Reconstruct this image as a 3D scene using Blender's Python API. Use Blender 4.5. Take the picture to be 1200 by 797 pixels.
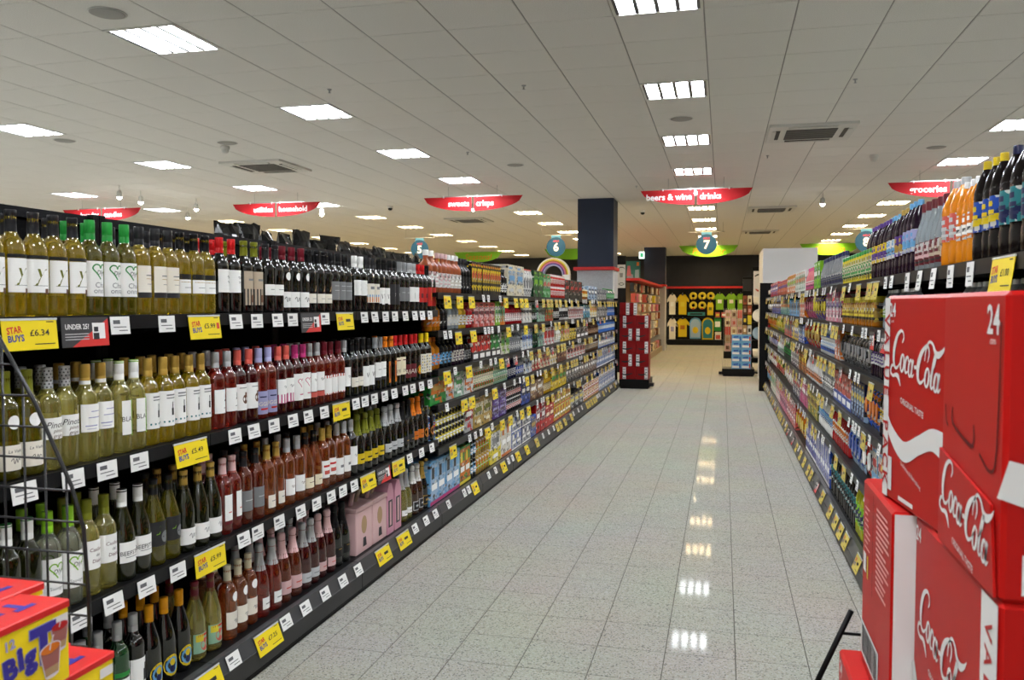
import bpy, bmesh, math, random
from mathutils import Vector, Matrix
random.seed(7)
sc = bpy.context.scene
COL = sc.collection
for o in list(bpy.data.objects): bpy.data.objects.remove(o)
PI = math.pi
# ------------------------------------------------------------------ camera
F, YAW, PIT, EYE = 983.0, .246, .041, 1.528
cam = bpy.data.cameras.new('camera'); cam.sensor_width = 36; cam.lens = F / 1200 * 36
cam.clip_start = .05; cam.clip_end = 200
camo = bpy.data.objects.new('camera', cam); COL.objects.link(camo)
camo.location = (0, 0, EYE); camo.rotation_euler = (PI / 2 - PIT, 0, YAW)
sc.camera = camo
cam.dof.use_dof = True; cam.dof.focus_distance = 4.6; cam.dof.aperture_fstop = 8.5
# ------------------------------------------------------------------ world, exposure
w = bpy.data.worlds.new('world'); sc.world = w; w.use_nodes = True
w.node_tree.nodes['Background'].inputs[0].default_value = (.5, .5, .5, 1)
w.node_tree.nodes['Background'].inputs[1].default_value = .02
vs = sc.view_settings; vs.view_transform = 'Standard'; vs.look = 'None'; vs.gamma = 1; vs.exposure = 0.74
vs.use_curve_mapping = False
TUBE_COOL, TUBE_WARM, CEIL = 56.0, 45.0, 3.5

def proj(x, y, z):
    z -= EYE
    cx = x * math.cos(YAW) + y * math.sin(YAW); cf = -x * math.sin(YAW) + y * math.cos(YAW)
    d = cf * math.cos(PIT) - z * math.sin(PIT); u = cf * math.sin(PIT) + z * math.cos(PIT)
    if d < .1: return None
    return 600 + F * cx / d, 398.5 - F * u / d, d
def ypx(x, z, X):
    """distance along the aisle at which a point on the plane X shows at picture column x"""
    lo, hi = .3, 60
    if X > 0: lo = .8
    for _ in range(50):
        m = (lo + hi) / 2; p = proj(X, m, z)
        right = p is None or (p[0] > x if X > 0 else p[0] < x)
        if right: lo = m
        else: hi = m
    return lo

# ------------------------------------------------------------------ materials
def lin(c):
    return tuple(((v / 255) / 12.92 if v / 255 <= .04045 else ((v / 255 + .055) / 1.055) ** 2.4) for v in c)
PAL = dict(white=(243, 243, 240), cream=(232, 222, 192), ivory=(234, 228, 214), grey=(140, 142, 144), silver=(190, 192, 194), charcoal=(38, 38, 40), black=(16, 16, 18),
    red=(200, 28, 30), maroon=(110, 22, 36), scarlet=(214, 40, 34), pink=(226, 120, 150), blush=(238, 196, 196), magenta=(206, 60, 130), coral=(220, 96, 84), orange=(232, 124, 28), amber=(196, 120, 26), gold=(196, 160, 74),
    yellow=(240, 208, 20), lemon=(246, 226, 60), lime=(140, 200, 40), green=(42, 150, 62), bottle_green=(24, 66, 40), olive=(120, 124, 30), mint=(160, 206, 176), teal=(50, 136, 142),
    sky=(110, 176, 226), pale_blue=(172, 202, 232), blue=(40, 82, 180), navy=(26, 34, 84), lilac=(176, 176, 220), purple=(96, 60, 150), plum=(70, 26, 66),
    brown=(110, 70, 42), copper=(176, 96, 60), marigold=(234, 160, 18), tan=(190, 156, 112), beige=(208, 190, 166))
MATS = {}
def mat(name, col=None, rough=.5, metal=0., trans=0., spec=.5, coat=0., emit=0., ior=1.45):
    key = (name, rough, metal, trans, emit, coat)
    if key in MATS: return MATS[key]
    dull = 1.
    if col is None:
        col = PAL[name]; g = sum(col) / 3
        if name not in ('white', 'ivory', 'silver', 'black', 'charcoal', 'cream'): dull = .76
    m = bpy.data.materials.new(name); m.use_nodes = True
    b = m.node_tree.nodes['Principled BSDF']; c = (*[v * dull for v in lin(col)], 1)
    b.inputs['Base Color'].default_value = c
    b.inputs['Roughness'].default_value = rough; b.inputs['Metallic'].default_value = metal
    b.inputs['Transmission Weight'].default_value = trans; b.inputs['IOR'].default_value = ior
    b.inputs['Specular IOR Level'].default_value = spec; b.inputs['Coat Weight'].default_value = coat
    if emit:
        b.inputs['Emission Color'].default_value = c; b.inputs['Emission Strength'].default_value = emit
    m.diffuse_color = c
    MATS[key] = m; return m
def nodes_of(m): return m.node_tree.nodes, m.node_tree.links, m.node_tree.nodes['Principled BSDF']
def noise_mix(m, c1, c2, scale, lo, hi, detail=3, coords='Object', bump=0.):
    n, l, b = nodes_of(m)
    tc = n.new('ShaderNodeTexCoord'); nz = n.new('ShaderNodeTexNoise'); nz.inputs['Scale'].default_value = scale; nz.inputs['Detail'].default_value = detail
    l.new(tc.outputs[coords], nz.inputs['Vector'])
    r = n.new('ShaderNodeValToRGB'); r.color_ramp.elements[0].position = lo; r.color_ramp.elements[1].position = hi
    r.color_ramp.elements[0].color = (*lin(c1), 1); r.color_ramp.elements[1].color = (*lin(c2), 1)
    l.new(nz.outputs['Fac'], r.inputs[0]); l.new(r.outputs[0], b.inputs['Base Color'])
    if bump:
        bp = n.new('ShaderNodeBump'); bp.inputs['Strength'].default_value = bump; bp.inputs['Distance'].default_value = .002
        l.new(nz.outputs['Fac'], bp.inputs['Height']); l.new(bp.outputs[0], b.inputs['Normal'])
    return m
def world_coords(n):
    g = n.new('ShaderNodeNewGeometry'); return g.outputs['Position']
def floor_material():
    m = mat('terrazzo', (186, 186, 178), .5, spec=.0, coat=.085); n, l, b = nodes_of(m)
    P = world_coords(n)
    v = n.new('ShaderNodeTexVoronoi'); v.inputs['Scale'].default_value = 165; l.new(P, v.inputs['Vector'])
    sep = n.new('ShaderNodeSeparateColor'); l.new(v.outputs['Color'], sep.inputs[0])
    r = n.new('ShaderNodeValToRGB'); r.color_ramp.interpolation = 'CONSTANT'
    e = r.color_ramp.elements; e[0].position = 0; e[0].color = (*lin((138, 138, 132)), 1); e[1].position = .08; e[1].color = (*lin((184, 183, 170)), 1)
    for p, c in ((.30, (196, 194, 182)), (.55, (190, 187, 172)), (.72, (200, 198, 188)), (.90, (172, 164, 146)), (.95, (206, 205, 200))):
        k = e.new(p); k.color = (*lin(c), 1)
    l.new(sep.outputs[0], r.inputs[0])
    nz = n.new('ShaderNodeTexNoise'); nz.inputs['Scale'].default_value = 1.3; nz.inputs['Detail'].default_value = 4; l.new(P, nz.inputs['Vector'])
    mx = n.new('ShaderNodeMix'); mx.data_type = 'RGBA'; mx.blend_type = 'MULTIPLY'; mx.inputs[0].default_value = .22
    l.new(r.outputs[0], mx.inputs[6]); l.new(nz.outputs['Color'], mx.inputs[7])
    hs = n.new('ShaderNodeHueSaturation'); hs.inputs['Saturation'].default_value = .9; hs.inputs['Value'].default_value = .79; l.new(mx.outputs[2], hs.inputs['Color'])
    l.new(hs.outputs[0], b.inputs['Base Color'])
    mr = n.new('ShaderNodeMapRange'); mr.inputs[3].default_value = .035; mr.inputs[4].default_value = .07
    l.new(nz.outputs['Fac'], mr.inputs[0]); l.new(mr.outputs[0], b.inputs['Coat Roughness'])
    return m
def ceiling_material():
    m = mat('ceiling_board', (206, 204, 200), .9, spec=.2); n, l, b = nodes_of(m)
    P = world_coords(n)
    nz = n.new('ShaderNodeTexNoise'); nz.inputs['Scale'].default_value = 160; nz.inputs['Detail'].default_value = 2; l.new(P, nz.inputs['Vector'])
    r = n.new('ShaderNodeValToRGB'); r.color_ramp.elements[0].position = .3; r.color_ramp.elements[1].position = .6
    r.color_ramp.elements[0].color = (*lin((210, 208, 204)), 1); r.color_ramp.elements[1].color = (*lin((228, 226, 222)), 1)
    l.new(nz.outputs['Fac'], r.inputs[0]); l.new(r.outputs[0], b.inputs['Base Color'])
    return m
BUSY = {}
def busy(c, a, rough=.4, share=.5):
    """printed packaging: blocks of the main colour, a darker tone, an accent and white"""
    k = (c, a, rough, share)
    if k in BUSY: return BUSY[k]
    m = bpy.data.materials.new('print_%s_%s' % (c, a)); m.use_nodes = True; n, l, b = nodes_of(m)
    b.inputs['Roughness'].default_value = rough; b.inputs['Specular IOR Level'].default_value = .25
    def col(x, f=1.):
        p = PAL[x]; g = sum(p) / 3; return (*[v * f for v in lin(p)], 1)
    tc = n.new('ShaderNodeTexCoord'); mp = n.new('ShaderNodeMapping'); mp.inputs['Scale'].default_value = (1, 1, 1.7); l.new(tc.outputs['Object'], mp.inputs['Vector'])
    v = n.new('ShaderNodeTexVoronoi'); v.inputs['Scale'].default_value = 34; v.distance = 'CHEBYCHEV'; l.new(mp.outputs[0], v.inputs['Vector'])
    sp = n.new('ShaderNodeSeparateColor'); l.new(v.outputs['Color'], sp.inputs[0])
    r = n.new('ShaderNodeValToRGB'); r.color_ramp.interpolation = 'CONSTANT'; e = r.color_ramp.elements
    e[0].position = 0; e[0].color = col(c, .76); e[1].position = share; e[1].color = col(c, .4)
    for p, q in ((share + (1 - share) * .36, col(a, .72)), (share + (1 - share) * .74, (.55, .55, .53, 1)), (share + (1 - share) * .86, (.03, .03, .03, 1))): z = e.new(p); z.color = q
    l.new(sp.outputs[0], r.inputs[0]); l.new(r.outputs[0], b.inputs['Base Color'])
    BUSY[k] = m; return m
def paint(c, rough=.45): return mat(c, rough=rough, spec=.5)
def gloss(c, rough=.22): return mat(c, rough=rough, spec=.5)

# ------------------------------------------------------------------ mesh builder
class MB:
    def __init__(s): s.v = []; s.f = []; s.m = []; s.mats = []; s.sm = []
    def mi(s, m):
        if m not in s.mats: s.mats.append(m)
        return s.mats.index(m)
    def add(s, vs, fs, m, smooth=False):
        b = len(s.v); k = s.mi(m); s.v += [tuple(p) for p in vs]
        for f in fs: s.f.append(tuple(b + i for i in f)); s.m.append(k); s.sm.append(smooth)
        return s
    def box(s, x0, x1, y0, y1, z0, z1, m, skip=()):
        v = [(x0, y0, z0), (x1, y0, z0), (x1, y1, z0), (x0, y1, z0), (x0, y0, z1), (x1, y0, z1), (x1, y1, z1), (x0, y1, z1)]
        f = dict(b=(0, 3, 2, 1), t=(4, 5, 6, 7), s=(0, 1, 5, 4), e=(1, 2, 6, 5), n=(2, 3, 7, 6), w=(3, 0, 4, 7))
        return s.add(v, [q for k, q in f.items() if k not in skip], m)
    def bbox(s, x0, x1, y0, y1, z0, z1, m, r=.004):
        """box with chamfered edges"""
        bm = bmesh.new(); bmesh.ops.create_cube(bm, size=1)
        for p in bm.verts: p.co = ((x0 + x1) / 2 + p.co.x * (x1 - x0), (y0 + y1) / 2 + p.co.y * (y1 - y0), (z0 + z1) / 2 + p.co.z * (z1 - z0))
        bmesh.ops.bevel(bm, geom=bm.edges[:], offset=r, segments=1, affect='EDGES')
        bm.verts.index_update()
        s.add([p.co[:] for p in bm.verts], [[q.index for q in f.verts] for f in bm.faces], m); bm.free(); return s
    def lathe(s, prof, m, n=16, smooth=True, a0=0., a1=2 * PI, c=(0, 0)):
        full = abs(a1 - a0 - 2 * PI) < 1e-6; k = n if full else n + 1; vs = []; fs = []
        for r, z in prof:
            for i in range(k):
                a = a0 + (a1 - a0) * i / n; vs.append((c[0] + r * math.cos(a), c[1] + r * math.sin(a), z))
        for j in range(len(prof) - 1):
            for i in range(n):
                i2 = (i + 1) % k
                fs.append((j * k + i, j * k + i2, (j + 1) * k + i2, (j + 1) * k + i))
        return s.add(vs, fs, m, smooth)
    def disc(s, r, z, m, n=16, up=True, c=(0, 0)):
        vs = [(c[0] + r * math.cos(2 * PI * i / n), c[1] + r * math.sin(2 * PI * i / n), z) for i in range(n)]
        return s.add(vs, [tuple(range(n)) if up else tuple(reversed(range(n)))], m)
    def tube(s, pts, r, m, n=6):
        pts = [Vector(p) for p in pts]; k0 = None; rings = []
        for i, p in enumerate(pts):
            d = (pts[min(i + 1, len(pts) - 1)] - pts[max(i - 1, 0)]).normalized()
            a = Vector((0, 0, 1)) if abs(d.z) < .9 else Vector((1, 0, 0))
            u = d.cross(a).normalized(); v = d.cross(u)
            rings.append([p + r * (math.cos(2 * PI * j / n) * u + math.sin(2 * PI * j / n) * v) for j in range(n)])
        vs = [q for R in rings for q in R]; fs = []
        for i in range(len(pts) - 1):
            for j in range(n): fs.append((i * n + j, i * n + (j + 1) % n, (i + 1) * n + (j + 1) % n, (i + 1) * n + j))
        fs += [tuple(reversed(range(n))), tuple(len(vs) - n + j for j in range(n))]
        return s.add(vs, fs, m, True)
    def prism(s, poly, t0, t1, m, axis='Y', side=None):
        """flat outline given thickness; axis Y: poly is (x,z); axis X: poly is (y,z); axis Z: poly is (x,y)"""
        pl = {'Y': lambda a, b, t: (a, t, b), 'X': lambda a, b, t: (t, a, b), 'Z': lambda a, b, t: (a, b, t)}[axis]
        n = len(poly); vs = [pl(a, b, t0) for a, b in poly] + [pl(a, b, t1) for a, b in poly]
        s.add(vs, [tuple(range(n)), tuple(reversed(range(n, 2 * n)))], m)
        s.add(vs, [(i, i + n, (i + 1) % n + n, (i + 1) % n) for i in range(n)], side or m); return s
    def mesh(s, name='mesh'):
        me = bpy.data.meshes.new(name); me.from_pydata(s.v, [], s.f)
        for m in s.mats: me.materials.append(m)
        me.polygons.foreach_set('material_index', s.m); me.polygons.foreach_set('use_smooth', s.sm)
        me.update(); return me
def ob(name, me, parent=None, loc=(0, 0, 0), rz=0., rot=None):
    if isinstance(me, MB): me = me.mesh(name)
    o = bpy.data.objects.new(name, me); COL.objects.link(o); o.location = loc
    o.rotation_euler = rot or (0, 0, rz)
    if parent: o.parent = parent
    return o
LABELS = {}
def tag(o, label, cat, group=None):
    o['label'] = label; o['category'] = cat
    if group: o['group'] = group
    n = len(label.split()); assert 4 <= n <= 16, (n, label)
    if label in LABELS and not group: print('DUP', label)
    LABELS[label] = LABELS.get(label, 0) + 1
    return o
def thing(name, label, cat, loc=(0, 0, 0), rz=0., group=None):
    return tag(ob(name, None, None, loc, rz), label, cat, group)
def struct(name, me, parent=None):
    o = ob(name, me, parent); o['kind'] = 'structure'; return o
ORD = 'zeroth first second third fourth fifth sixth seventh eighth ninth tenth eleventh twelfth thirteenth fourteenth fifteenth sixteenth seventeenth eighteenth nineteenth twentieth'.split()
TENS = {20: 'twenty', 30: 'thirty', 40: 'forty', 50: 'fifty', 60: 'sixty', 70: 'seventy', 80: 'eighty'}
TENTH = {30: 'thirtieth', 40: 'fortieth', 50: 'fiftieth', 60: 'sixtieth', 70: 'seventieth', 80: 'eightieth'}
def ordw(n):
    if n <= 20: return ORD[n]
    return TENTH[n] if n % 10 == 0 else TENS[n // 10 * 10] + '-' + ORD[n % 10]
CNT = {}
def nth(key): CNT[key] = CNT.get(key, 0) + 1; return ordw(CNT[key])

# ------------------------------------------------------------------ lettering
TXT = {}
def text2d(s, bold=0., shear=0.):
    k = (s, bold, shear)
    if k in TXT: return TXT[k]
    c = bpy.data.curves.new('t', 'FONT'); c.body = s; c.size = 1; c.offset = bold; c.shear = shear; c.resolution_u = 2; c.align_x = 'CENTER'
    o = bpy.data.objects.new('t', c); COL.objects.link(o)
    me = o.to_mesh(); vs = [(p.co.x, p.co.y) for p in me.vertices]; fs = [tuple(f.vertices) for f in me.polygons]
    o.to_mesh_clear(); bpy.data.objects.remove(o); bpy.data.curves.remove(c)
    TXT[k] = (vs, fs); return TXT[k]
def put_text(mb, s, m, place, h=None, width=None, bold=.0, shear=0., rot=0.):
    """place(u, v) -> point; text centred on u=0, baseline v=0; h is the capital height"""
    vs, fs = text2d(s, bold, shear)
    k = h / .7 if h else width / max(1e-6, max(p[0] for p in vs) - min(p[0] for p in vs))
    kx = k if not (h and width) else width / (max(p[0] for p in vs) - min(p[0] for p in vs))
    c, sn = math.cos(rot), math.sin(rot)
    mb.add([place(kx * x * c - k * y * sn, kx * x * sn + k * y * c) for x, y in vs], fs, m)
def catmull(p, n=6):
    out = []
    for i in range(len(p) - 1):
        a, b, c, d = p[max(i - 1, 0)], p[i], p[i + 1], p[min(i + 2, len(p) - 1)]
        for j in range(n):
            t = j / n
            out.append(tuple(.5 * (2 * b[k] + (c[k] - a[k]) * t + (2 * a[k] - 5 * b[k] + 4 * c[k] - d[k]) * t * t + (3 * b[k] - a[k] - 3 * c[k] + d[k]) * t ** 3) for k in range(3)))
    return out + [p[-1]]
def ribbon(mb, pts, m, place, n=6):
    p = catmull(pts, n); vs = []
    for i, q in enumerate(p):
        a, b = p[max(i - 1, 0)], p[min(i + 1, len(p) - 1)]
        dx, dy = b[0] - a[0], b[1] - a[1]; L = math.hypot(dx, dy) or 1; w = q[2] / 2
        vs.append(place(q[0] - dy / L * w, q[1] + dx / L * w)); vs.append(place(q[0] + dy / L * w, q[1] - dx / L * w))
    mb.add(vs, [(2 * i, 2 * i + 1, 2 * i + 3, 2 * i + 2) for i in range(len(p) - 1)], m)
def ell(cx, cy, rx, ry, w):
    return [(cx + rx * math.cos(a), cy + ry * math.sin(a), w * (.55 + .45 * abs(math.cos(a)))) for a in [2 * PI * i / 10 for i in range(11)]]
SCRIPT = [[(.72, .78, .03), (.80, .92, .06), (.72, 1.06, .06), (.52, 1.08, .07), (.28, .90, .11), (.14, .56, .15), (.16, .22, .14), (.32, .03, .09), (.52, .06, .06), (.70, .24, .03)],
    [(.26, .06, .05), (.06, .02, .07), (.0, -.16, .08), (.20, -.24, .07), (.45, -.17, .09), (.66, -.20, .13), (.88, -.40, .03)],
    ell(.86, .24, .13, .23, .09), [(1.30, .36, .05), (1.26, .47, .06), (1.14, .43, .08), (1.08, .22, .10), (1.16, .04, .07), (1.32, .10, .04)],
    ell(1.48, .22, .12, .22, .09), [(1.64, .48, .09), (1.60, .2, .09), (1.66, .03, .06), (1.78, .12, .03)], [(1.76, .30, .08), (1.92, .34, .08)],
    [(2.62, .60, .03), (2.67, .84, .06), (2.54, 1.0, .07), (2.36, .94, .08), (2.14, .72, .13), (2.02, .4, .16), (2.08, .1, .13), (2.26, .0, .08), (2.46, .1, .05), (2.6, .3, .03)],
    [(2.42, .60, .03), (2.44, .9, .06), (2.60, 1.12, .06), (2.84, 1.10, .07), (3.02, .95, .11), (3.24, .9, .14), (3.50, 1.05, .08), (3.62, 1.22, .02)],
    ell(2.68, .22, .13, .23, .09), [(2.88, .30, .03), (3.07, .62, .06), (3.11, .86, .07), (3.03, .80, .07), (2.97, .45, .10), (2.96, .12, .09), (3.04, .02, .06), (3.16, .12, .03)],
    ell(3.28, .22, .12, .22, .09), [(3.44, .48, .09), (3.40, .2, .09), (3.46, .03, .06), (3.58, .14, .03)]]
def script_logo(mb, m, place, width):
    k = width / 3.7
    for st in SCRIPT:
        ribbon(mb, [((x + .22 * y - 1.85) * k, y * k, w * k * 1.22) for x, y, w in st], m, place)

# ------------------------------------------------------------------ the building
WHITE_METAL = mat('white_metal', (214, 214, 210), .4); DARK_METAL = mat('dark_metal', (20, 22, 28), .42, spec=.2); BLACK_METAL = mat('black_metal', (11, 11, 12), .45, spec=.2)
NAVY_PAINT = mat('navy_paint', (36, 46, 68), .6); STEEL = mat('steel', (170, 172, 174), .3, .9)
RX0, RX1, RY0, RY1 = -19.2, 9.6, -2.6, 34.0
FLOOR_M, CEIL_M = floor_material(), ceiling_material()
GROUT = mat('grout', (84, 80, 72), .8); GRID_M = mat('ceiling_grid', (150, 148, 144), .7)
floor = struct('floor', MB().box(RX0, RX1, RY0, RY1, -.12, -.0025, GROUT))
ceiling = struct('ceiling', MB().box(RX0, RX1, RY0, RY1, CEIL + .08, CEIL + .24, GRID_M))
gb = MB().box(-.012, .012, RY0, RY1, CEIL + .004, CEIL + .02, GRID_M).mesh('grid_bar'); gc = MB().box(RX0, RX1, -.012, .012, CEIL + .0045, CEIL + .02, GRID_M).mesh('grid_bar')
for k in range(math.ceil((RX0 + .742) / .6), math.floor((RX1 + .742) / .6) + 1): ob('grid_bar', gb, ceiling, (-.742 + .6 * k, 0, 0))
for k in range(math.ceil((RY0 - 5.8) / .6), math.floor((RY1 - 5.8) / .6) + 1): ob('grid_bar', gc, ceiling, (0, 5.8 + .6 * k, 0))
NAVYW = noise_mix(mat('navy_wall', (30, 34, 44), .6), (28, 32, 41), (33, 37, 48), 3, .3, .7)
struct('wall_back', MB().box(RX0, RX1, RY1, RY1 + .15, -.1, CEIL + .1, NAVYW))
struct('wall_front', MB().box(RX0, RX1, RY0 - .15, RY0, -.1, CEIL + .1, mat('wall_white', (200, 198, 192), .7)))
struct('wall_left', MB().box(RX0 - .15, RX0, RY0, RY1, -.1, CEIL + .1, mat('wall_white', (200, 198, 192), .7)))
struct('wall_right', MB().box(RX1, RX1 + .15, RY0, RY1, -.1, CEIL + .1, mat('wall_white', (200, 198, 192), .7)))
GX, GY = -.742, 5.80           # a corner of the ceiling grid
def is_light(i, j): return i % 6 == 0 and (j + 1) % 4 == 0
AC = [(2, 6), (2, 19), (-10, 7), (-9, 20), (2, 28)]
SPEAKERS = [(-6, -2), (0, 5), (-9, 5), (-4, 9), (5, 9), (-12, 4)]
def tiles(parent, name, x0, y0, s, gap_x, gap_y, z0, z1, m, up, skip, nbig, restname, xr, yr):
    lst = []
    i0, i1 = math.ceil((xr[0] - x0) / s), math.floor((xr[1] - x0) / s); j0, j1 = math.ceil((yr[0] - y0) / s), math.floor((yr[1] - y0) / s)
    z = z1 if up else z0
    for i in range(i0, i1):
        for j in range(j0, j1):
            if skip(i, j): continue
            cx, cy = x0 + (i + .5) * s, y0 + (j + .5) * s; p = proj(cx, cy, z); a = 0
            if p and -30 < p[0] < 1230 and -30 < p[1] < 827:
                a = 1 / p[2] ** 3
                if up and not (-1.98 < cx < .86) and cy < 15.4: a = 0
            lst.append((a, i, j))
    lst.sort(reverse=True)
    b = MB(); hx, hy = s / 2 - gap_x, s / 2 - gap_y; c = .0012 if up else .003
    def one(b, cx, cy):
        zt, zb = (z1, z0) if up else (z0, z1); k = c if up else -c
        vs = []
        for (dx, dy, zz) in ((hx, hy, zb), (hx, hy, zt - k), (hx - c, hy - c, zt)):
            vs += [(cx - dx, cy - dy, zz), (cx + dx, cy - dy, zz), (cx + dx, cy + dy, zz), (cx - dx, cy + dy, zz)]
        fs = [(8, 9, 10, 11)] + [(r + q, r + (q + 1) % 4, r + 4 + (q + 1) % 4, r + 4 + q) for r in (0, 4) for q in range(4)]
        if not up: fs = [tuple(reversed(f)) for f in fs]
        b.add(vs, fs, m)
    one(b, 0, 0); me = b.mesh(name)
    for a, i, j in lst[:nbig]: ob(name, me, parent, (x0 + (i + .5) * s, y0 + (j + .5) * s, 0))
    b = MB()
    for a, i, j in lst[nbig:]: one(b, x0 + (i + .5) * s, y0 + (j + .5) * s)
    r = ob(restname, b, parent); r['kind'] = 'stuff'
tiles(floor, 'floor_tile', -1.432, 3.393, .3, .0019, .0017, -.0025, 0, FLOOR_M, True, lambda i, j: False, 300, 'floor_tiling', (RX0, RX1), (RY0, RY1))
tiles(ceiling, 'ceiling_tile', GX, GY, .6, .0048, .0034, CEIL, CEIL + .004, CEIL_M, False, is_light, 300, 'ceiling_tiling', (RX0, RX1), (RY0, RY1))

# ceiling lights
def make_light(warm):
    me = {}
    TUBE = mat('tube_warm', (255, 226, 176), .4, emit=TUBE_WARM) if warm else mat('tube_cool', (246, 250, 255), .4, emit=TUBE_COOL)
    h = .297; b = MB()
    for x0, x1, y0, y1 in ((-h, h, -h, -h + .018), (-h, h, h - .018, h), (-h, -h + .018, -h, h), (h - .018, h, -h, h)): b.box(x0, x1, y0, y1, CEIL - .006, CEIL + .062, WHITE_METAL)
    me['frame'] = b.mesh('frame')
    me['housing'] = MB().box(-h, h, -h, h, CEIL + .062, CEIL + .072, mat('reflector', (96, 97, 98), .4)).mesh('housing')
    tb = MB().lathe([(.019, -.265), (.019, .265)], TUBE, 10); tb.v = [(x * 2.2, y, z) for x, y, z in tb.v]; me['tube'] = tb.mesh('tube')
    b = MB(); b.add([(-.006, -.279, CEIL + .042), (.006, -.279, CEIL + .042), (.014, -.279, CEIL - .002), (-.014, -.279, CEIL - .002), (-.006, .279, CEIL + .042), (.006, .279, CEIL + .042), (.014, .279, CEIL - .002), (-.014, .279, CEIL - .002)],
        [(3, 2, 6, 7), (0, 3, 7, 4), (2, 1, 5, 6), (0, 1, 2, 3), (7, 6, 5, 4)], mat('louvre', (70, 71, 73), .4))
    me['louvre_blade'] = b.mesh('louvre_blade')
    return me
LIGHTS = [make_light(False), make_light(True)]
for i in range(-30, 18):
    for j in range(-14, 48):
        if not is_light(i, j): continue
        x, y = GX + (i + .5) * .6, GY + (j + .5) * .6
        if not (RX0 + .4 < x < RX1 - .4 and RY0 + .4 < y < RY1 - .4): continue
        warm = y > 16.5; me = LIGHTS[warm]
        c, r = (i // 6), (j + 1) // 4
        side = 'column over the main aisle' if c == 0 else '%s column %s of main aisle' % (ordw(abs(c)), 'left' if c < 0 else 'right')
        t = thing('ceiling_light', '%s louvre ceiling light, %s, %s from camera end' % ('warm' if warm else 'white', side, ordw(r + 4)), 'ceiling light', (x, y, 0), group='recessed ceiling lights')
        ob('frame', me['frame'], t); ob('housing', me['housing'], t)
        for q in range(4): ob('tube', me['tube'], t, (-.2025 + .135 * q, 0, CEIL + .036), rot=(PI / 2, 0, 0))
        for q in range(5): ob('louvre_blade', me['louvre_blade'], t, (-.27 + .135 * q, 0, 0))
exec_later = []
# ------------------------------------------------------------------ ceiling fittings
def cassette(x, y, label):
    t = thing('air_conditioner', label, 'air conditioner', (x, y, 0), group='ceiling air conditioners')
    W = mat('cassette_white', (206, 206, 202), .5); D = mat('grille_dark', (48, 46, 44), .6); h = .46
    b = MB().box(-h, h, -h, h, CEIL - .03, CEIL - .001, W)
    ob('casing', b, t)
    ob('grille_recess', MB().box(-.27, .27, -.27, .27, CEIL - .033, CEIL - .03, D), t)
    bl = MB().box(-.26, .26, -.008, .008, CEIL - .04, CEIL - .033, mat('grille_slat', (120, 118, 114), .5)).mesh('grille_slat')
    for k in range(7): ob('grille_slat', bl, t, (0, -.24 + .08 * k, 0))
    v1 = MB().box(-.25, .25, -.025, .025, CEIL - .034, CEIL - .03, D).mesh('air_vent')
    for k in range(4): ob('air_vent', v1, t, (.36 * math.cos(PI / 2 * k), .36 * math.sin(PI / 2 * k), 0), PI / 2 * k + PI / 2)
    fl = MB().box(-.25, .25, -.02, .02, CEIL - .042, CEIL - .034, W).mesh('vent_flap')
    for k in range(4): ob('vent_flap', fl, t, (.40 * math.cos(PI / 2 * k), .40 * math.sin(PI / 2 * k), 0), PI / 2 * k + PI / 2)
for (i, j), lb in zip(AC, ['square cassette air conditioner right of the main aisle, nearest', 'square cassette air conditioner right of main aisle, farther back', 'square cassette air conditioner above the laundry aisle side', 'square cassette air conditioner far back over left aisles', 'small far cassette air conditioner beyond the number discs']):
    cassette(GX + (i + .8) * .6, GY + (j + 1.2) * .6, lb)
spk = MB().lathe([(0, CEIL - .012), (.10, CEIL - .012), (.115, CEIL - .006), (.118, CEIL - .0005)], mat('speaker_grille', (150, 149, 146), .6), 24)
spm = spk.mesh('speaker'); rim = MB().lathe([(.118, CEIL - .0005), (.125, CEIL - .005), (.112, CEIL - .0065)], WHITE_METAL, 24).mesh('rim')
for k, (i, j) in enumerate(SPEAKERS):
    t = thing('ceiling_speaker', 'round grey ceiling speaker, %s' % ['beside the big left light', 'between two lights over the main aisle', 'far left beyond the second light column', 'near the sweets sign', 'near the groceries sign', 'at the far left edge'][k], 'speaker', (GX + (i + .5) * .6, GY + (j + .5) * .6, 0), group='ceiling speakers')
    ob('grille', spm, t); ob('rim', rim, t)
spr = MB().lathe([(.02, CEIL - .0005), (.022, CEIL - .006), (.008, CEIL - .008), (.006, CEIL - .03), (.016, CEIL - .034), (0, CEIL - .036)], STEEL, 10).mesh('sprinkler')
for k, (x, y) in enumerate([(-3.5, 7.1), (1.1, 7.9), (-1.75, 7.4), (-3.2, 10.4), (.55, 11.6), (-1.4, 14.0)]):
    tag(ob('sprinkler', spr, None, (x, y, 0)), '%s small chrome ceiling sprinkler from camera end' % ordw(k + 1), 'sprinkler', 'ceiling sprinklers')
def dome(x, y, label, dark):
    t = thing('security_camera' if dark else 'smoke_detector', label, 'camera' if dark else 'detector', (x, y, 0))
    ob('base', MB().lathe([(.055, CEIL - .0005), (.058, CEIL - .03), (.05, CEIL - .045), (0, CEIL - .045)], WHITE_METAL, 16), t)
    ob('dome', MB().lathe([(.045, CEIL - .045), (.042, CEIL - .07), (.025, CEIL - .088), (0, CEIL - .092)], mat('smoked', (20, 20, 22), .1) if dark else WHITE_METAL, 16), t)
dome(-1.63, 17.6, 'black domed security camera right of the navy column', True); dome(1.9, 11.9, 'white smoke detector above the groceries sign', False)
dome(-6.4, 15.6, 'black domed security camera left of the sweets sign', True); dome(-6.0, 9.3, 'white smoke detector over the left aisles', False)
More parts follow.
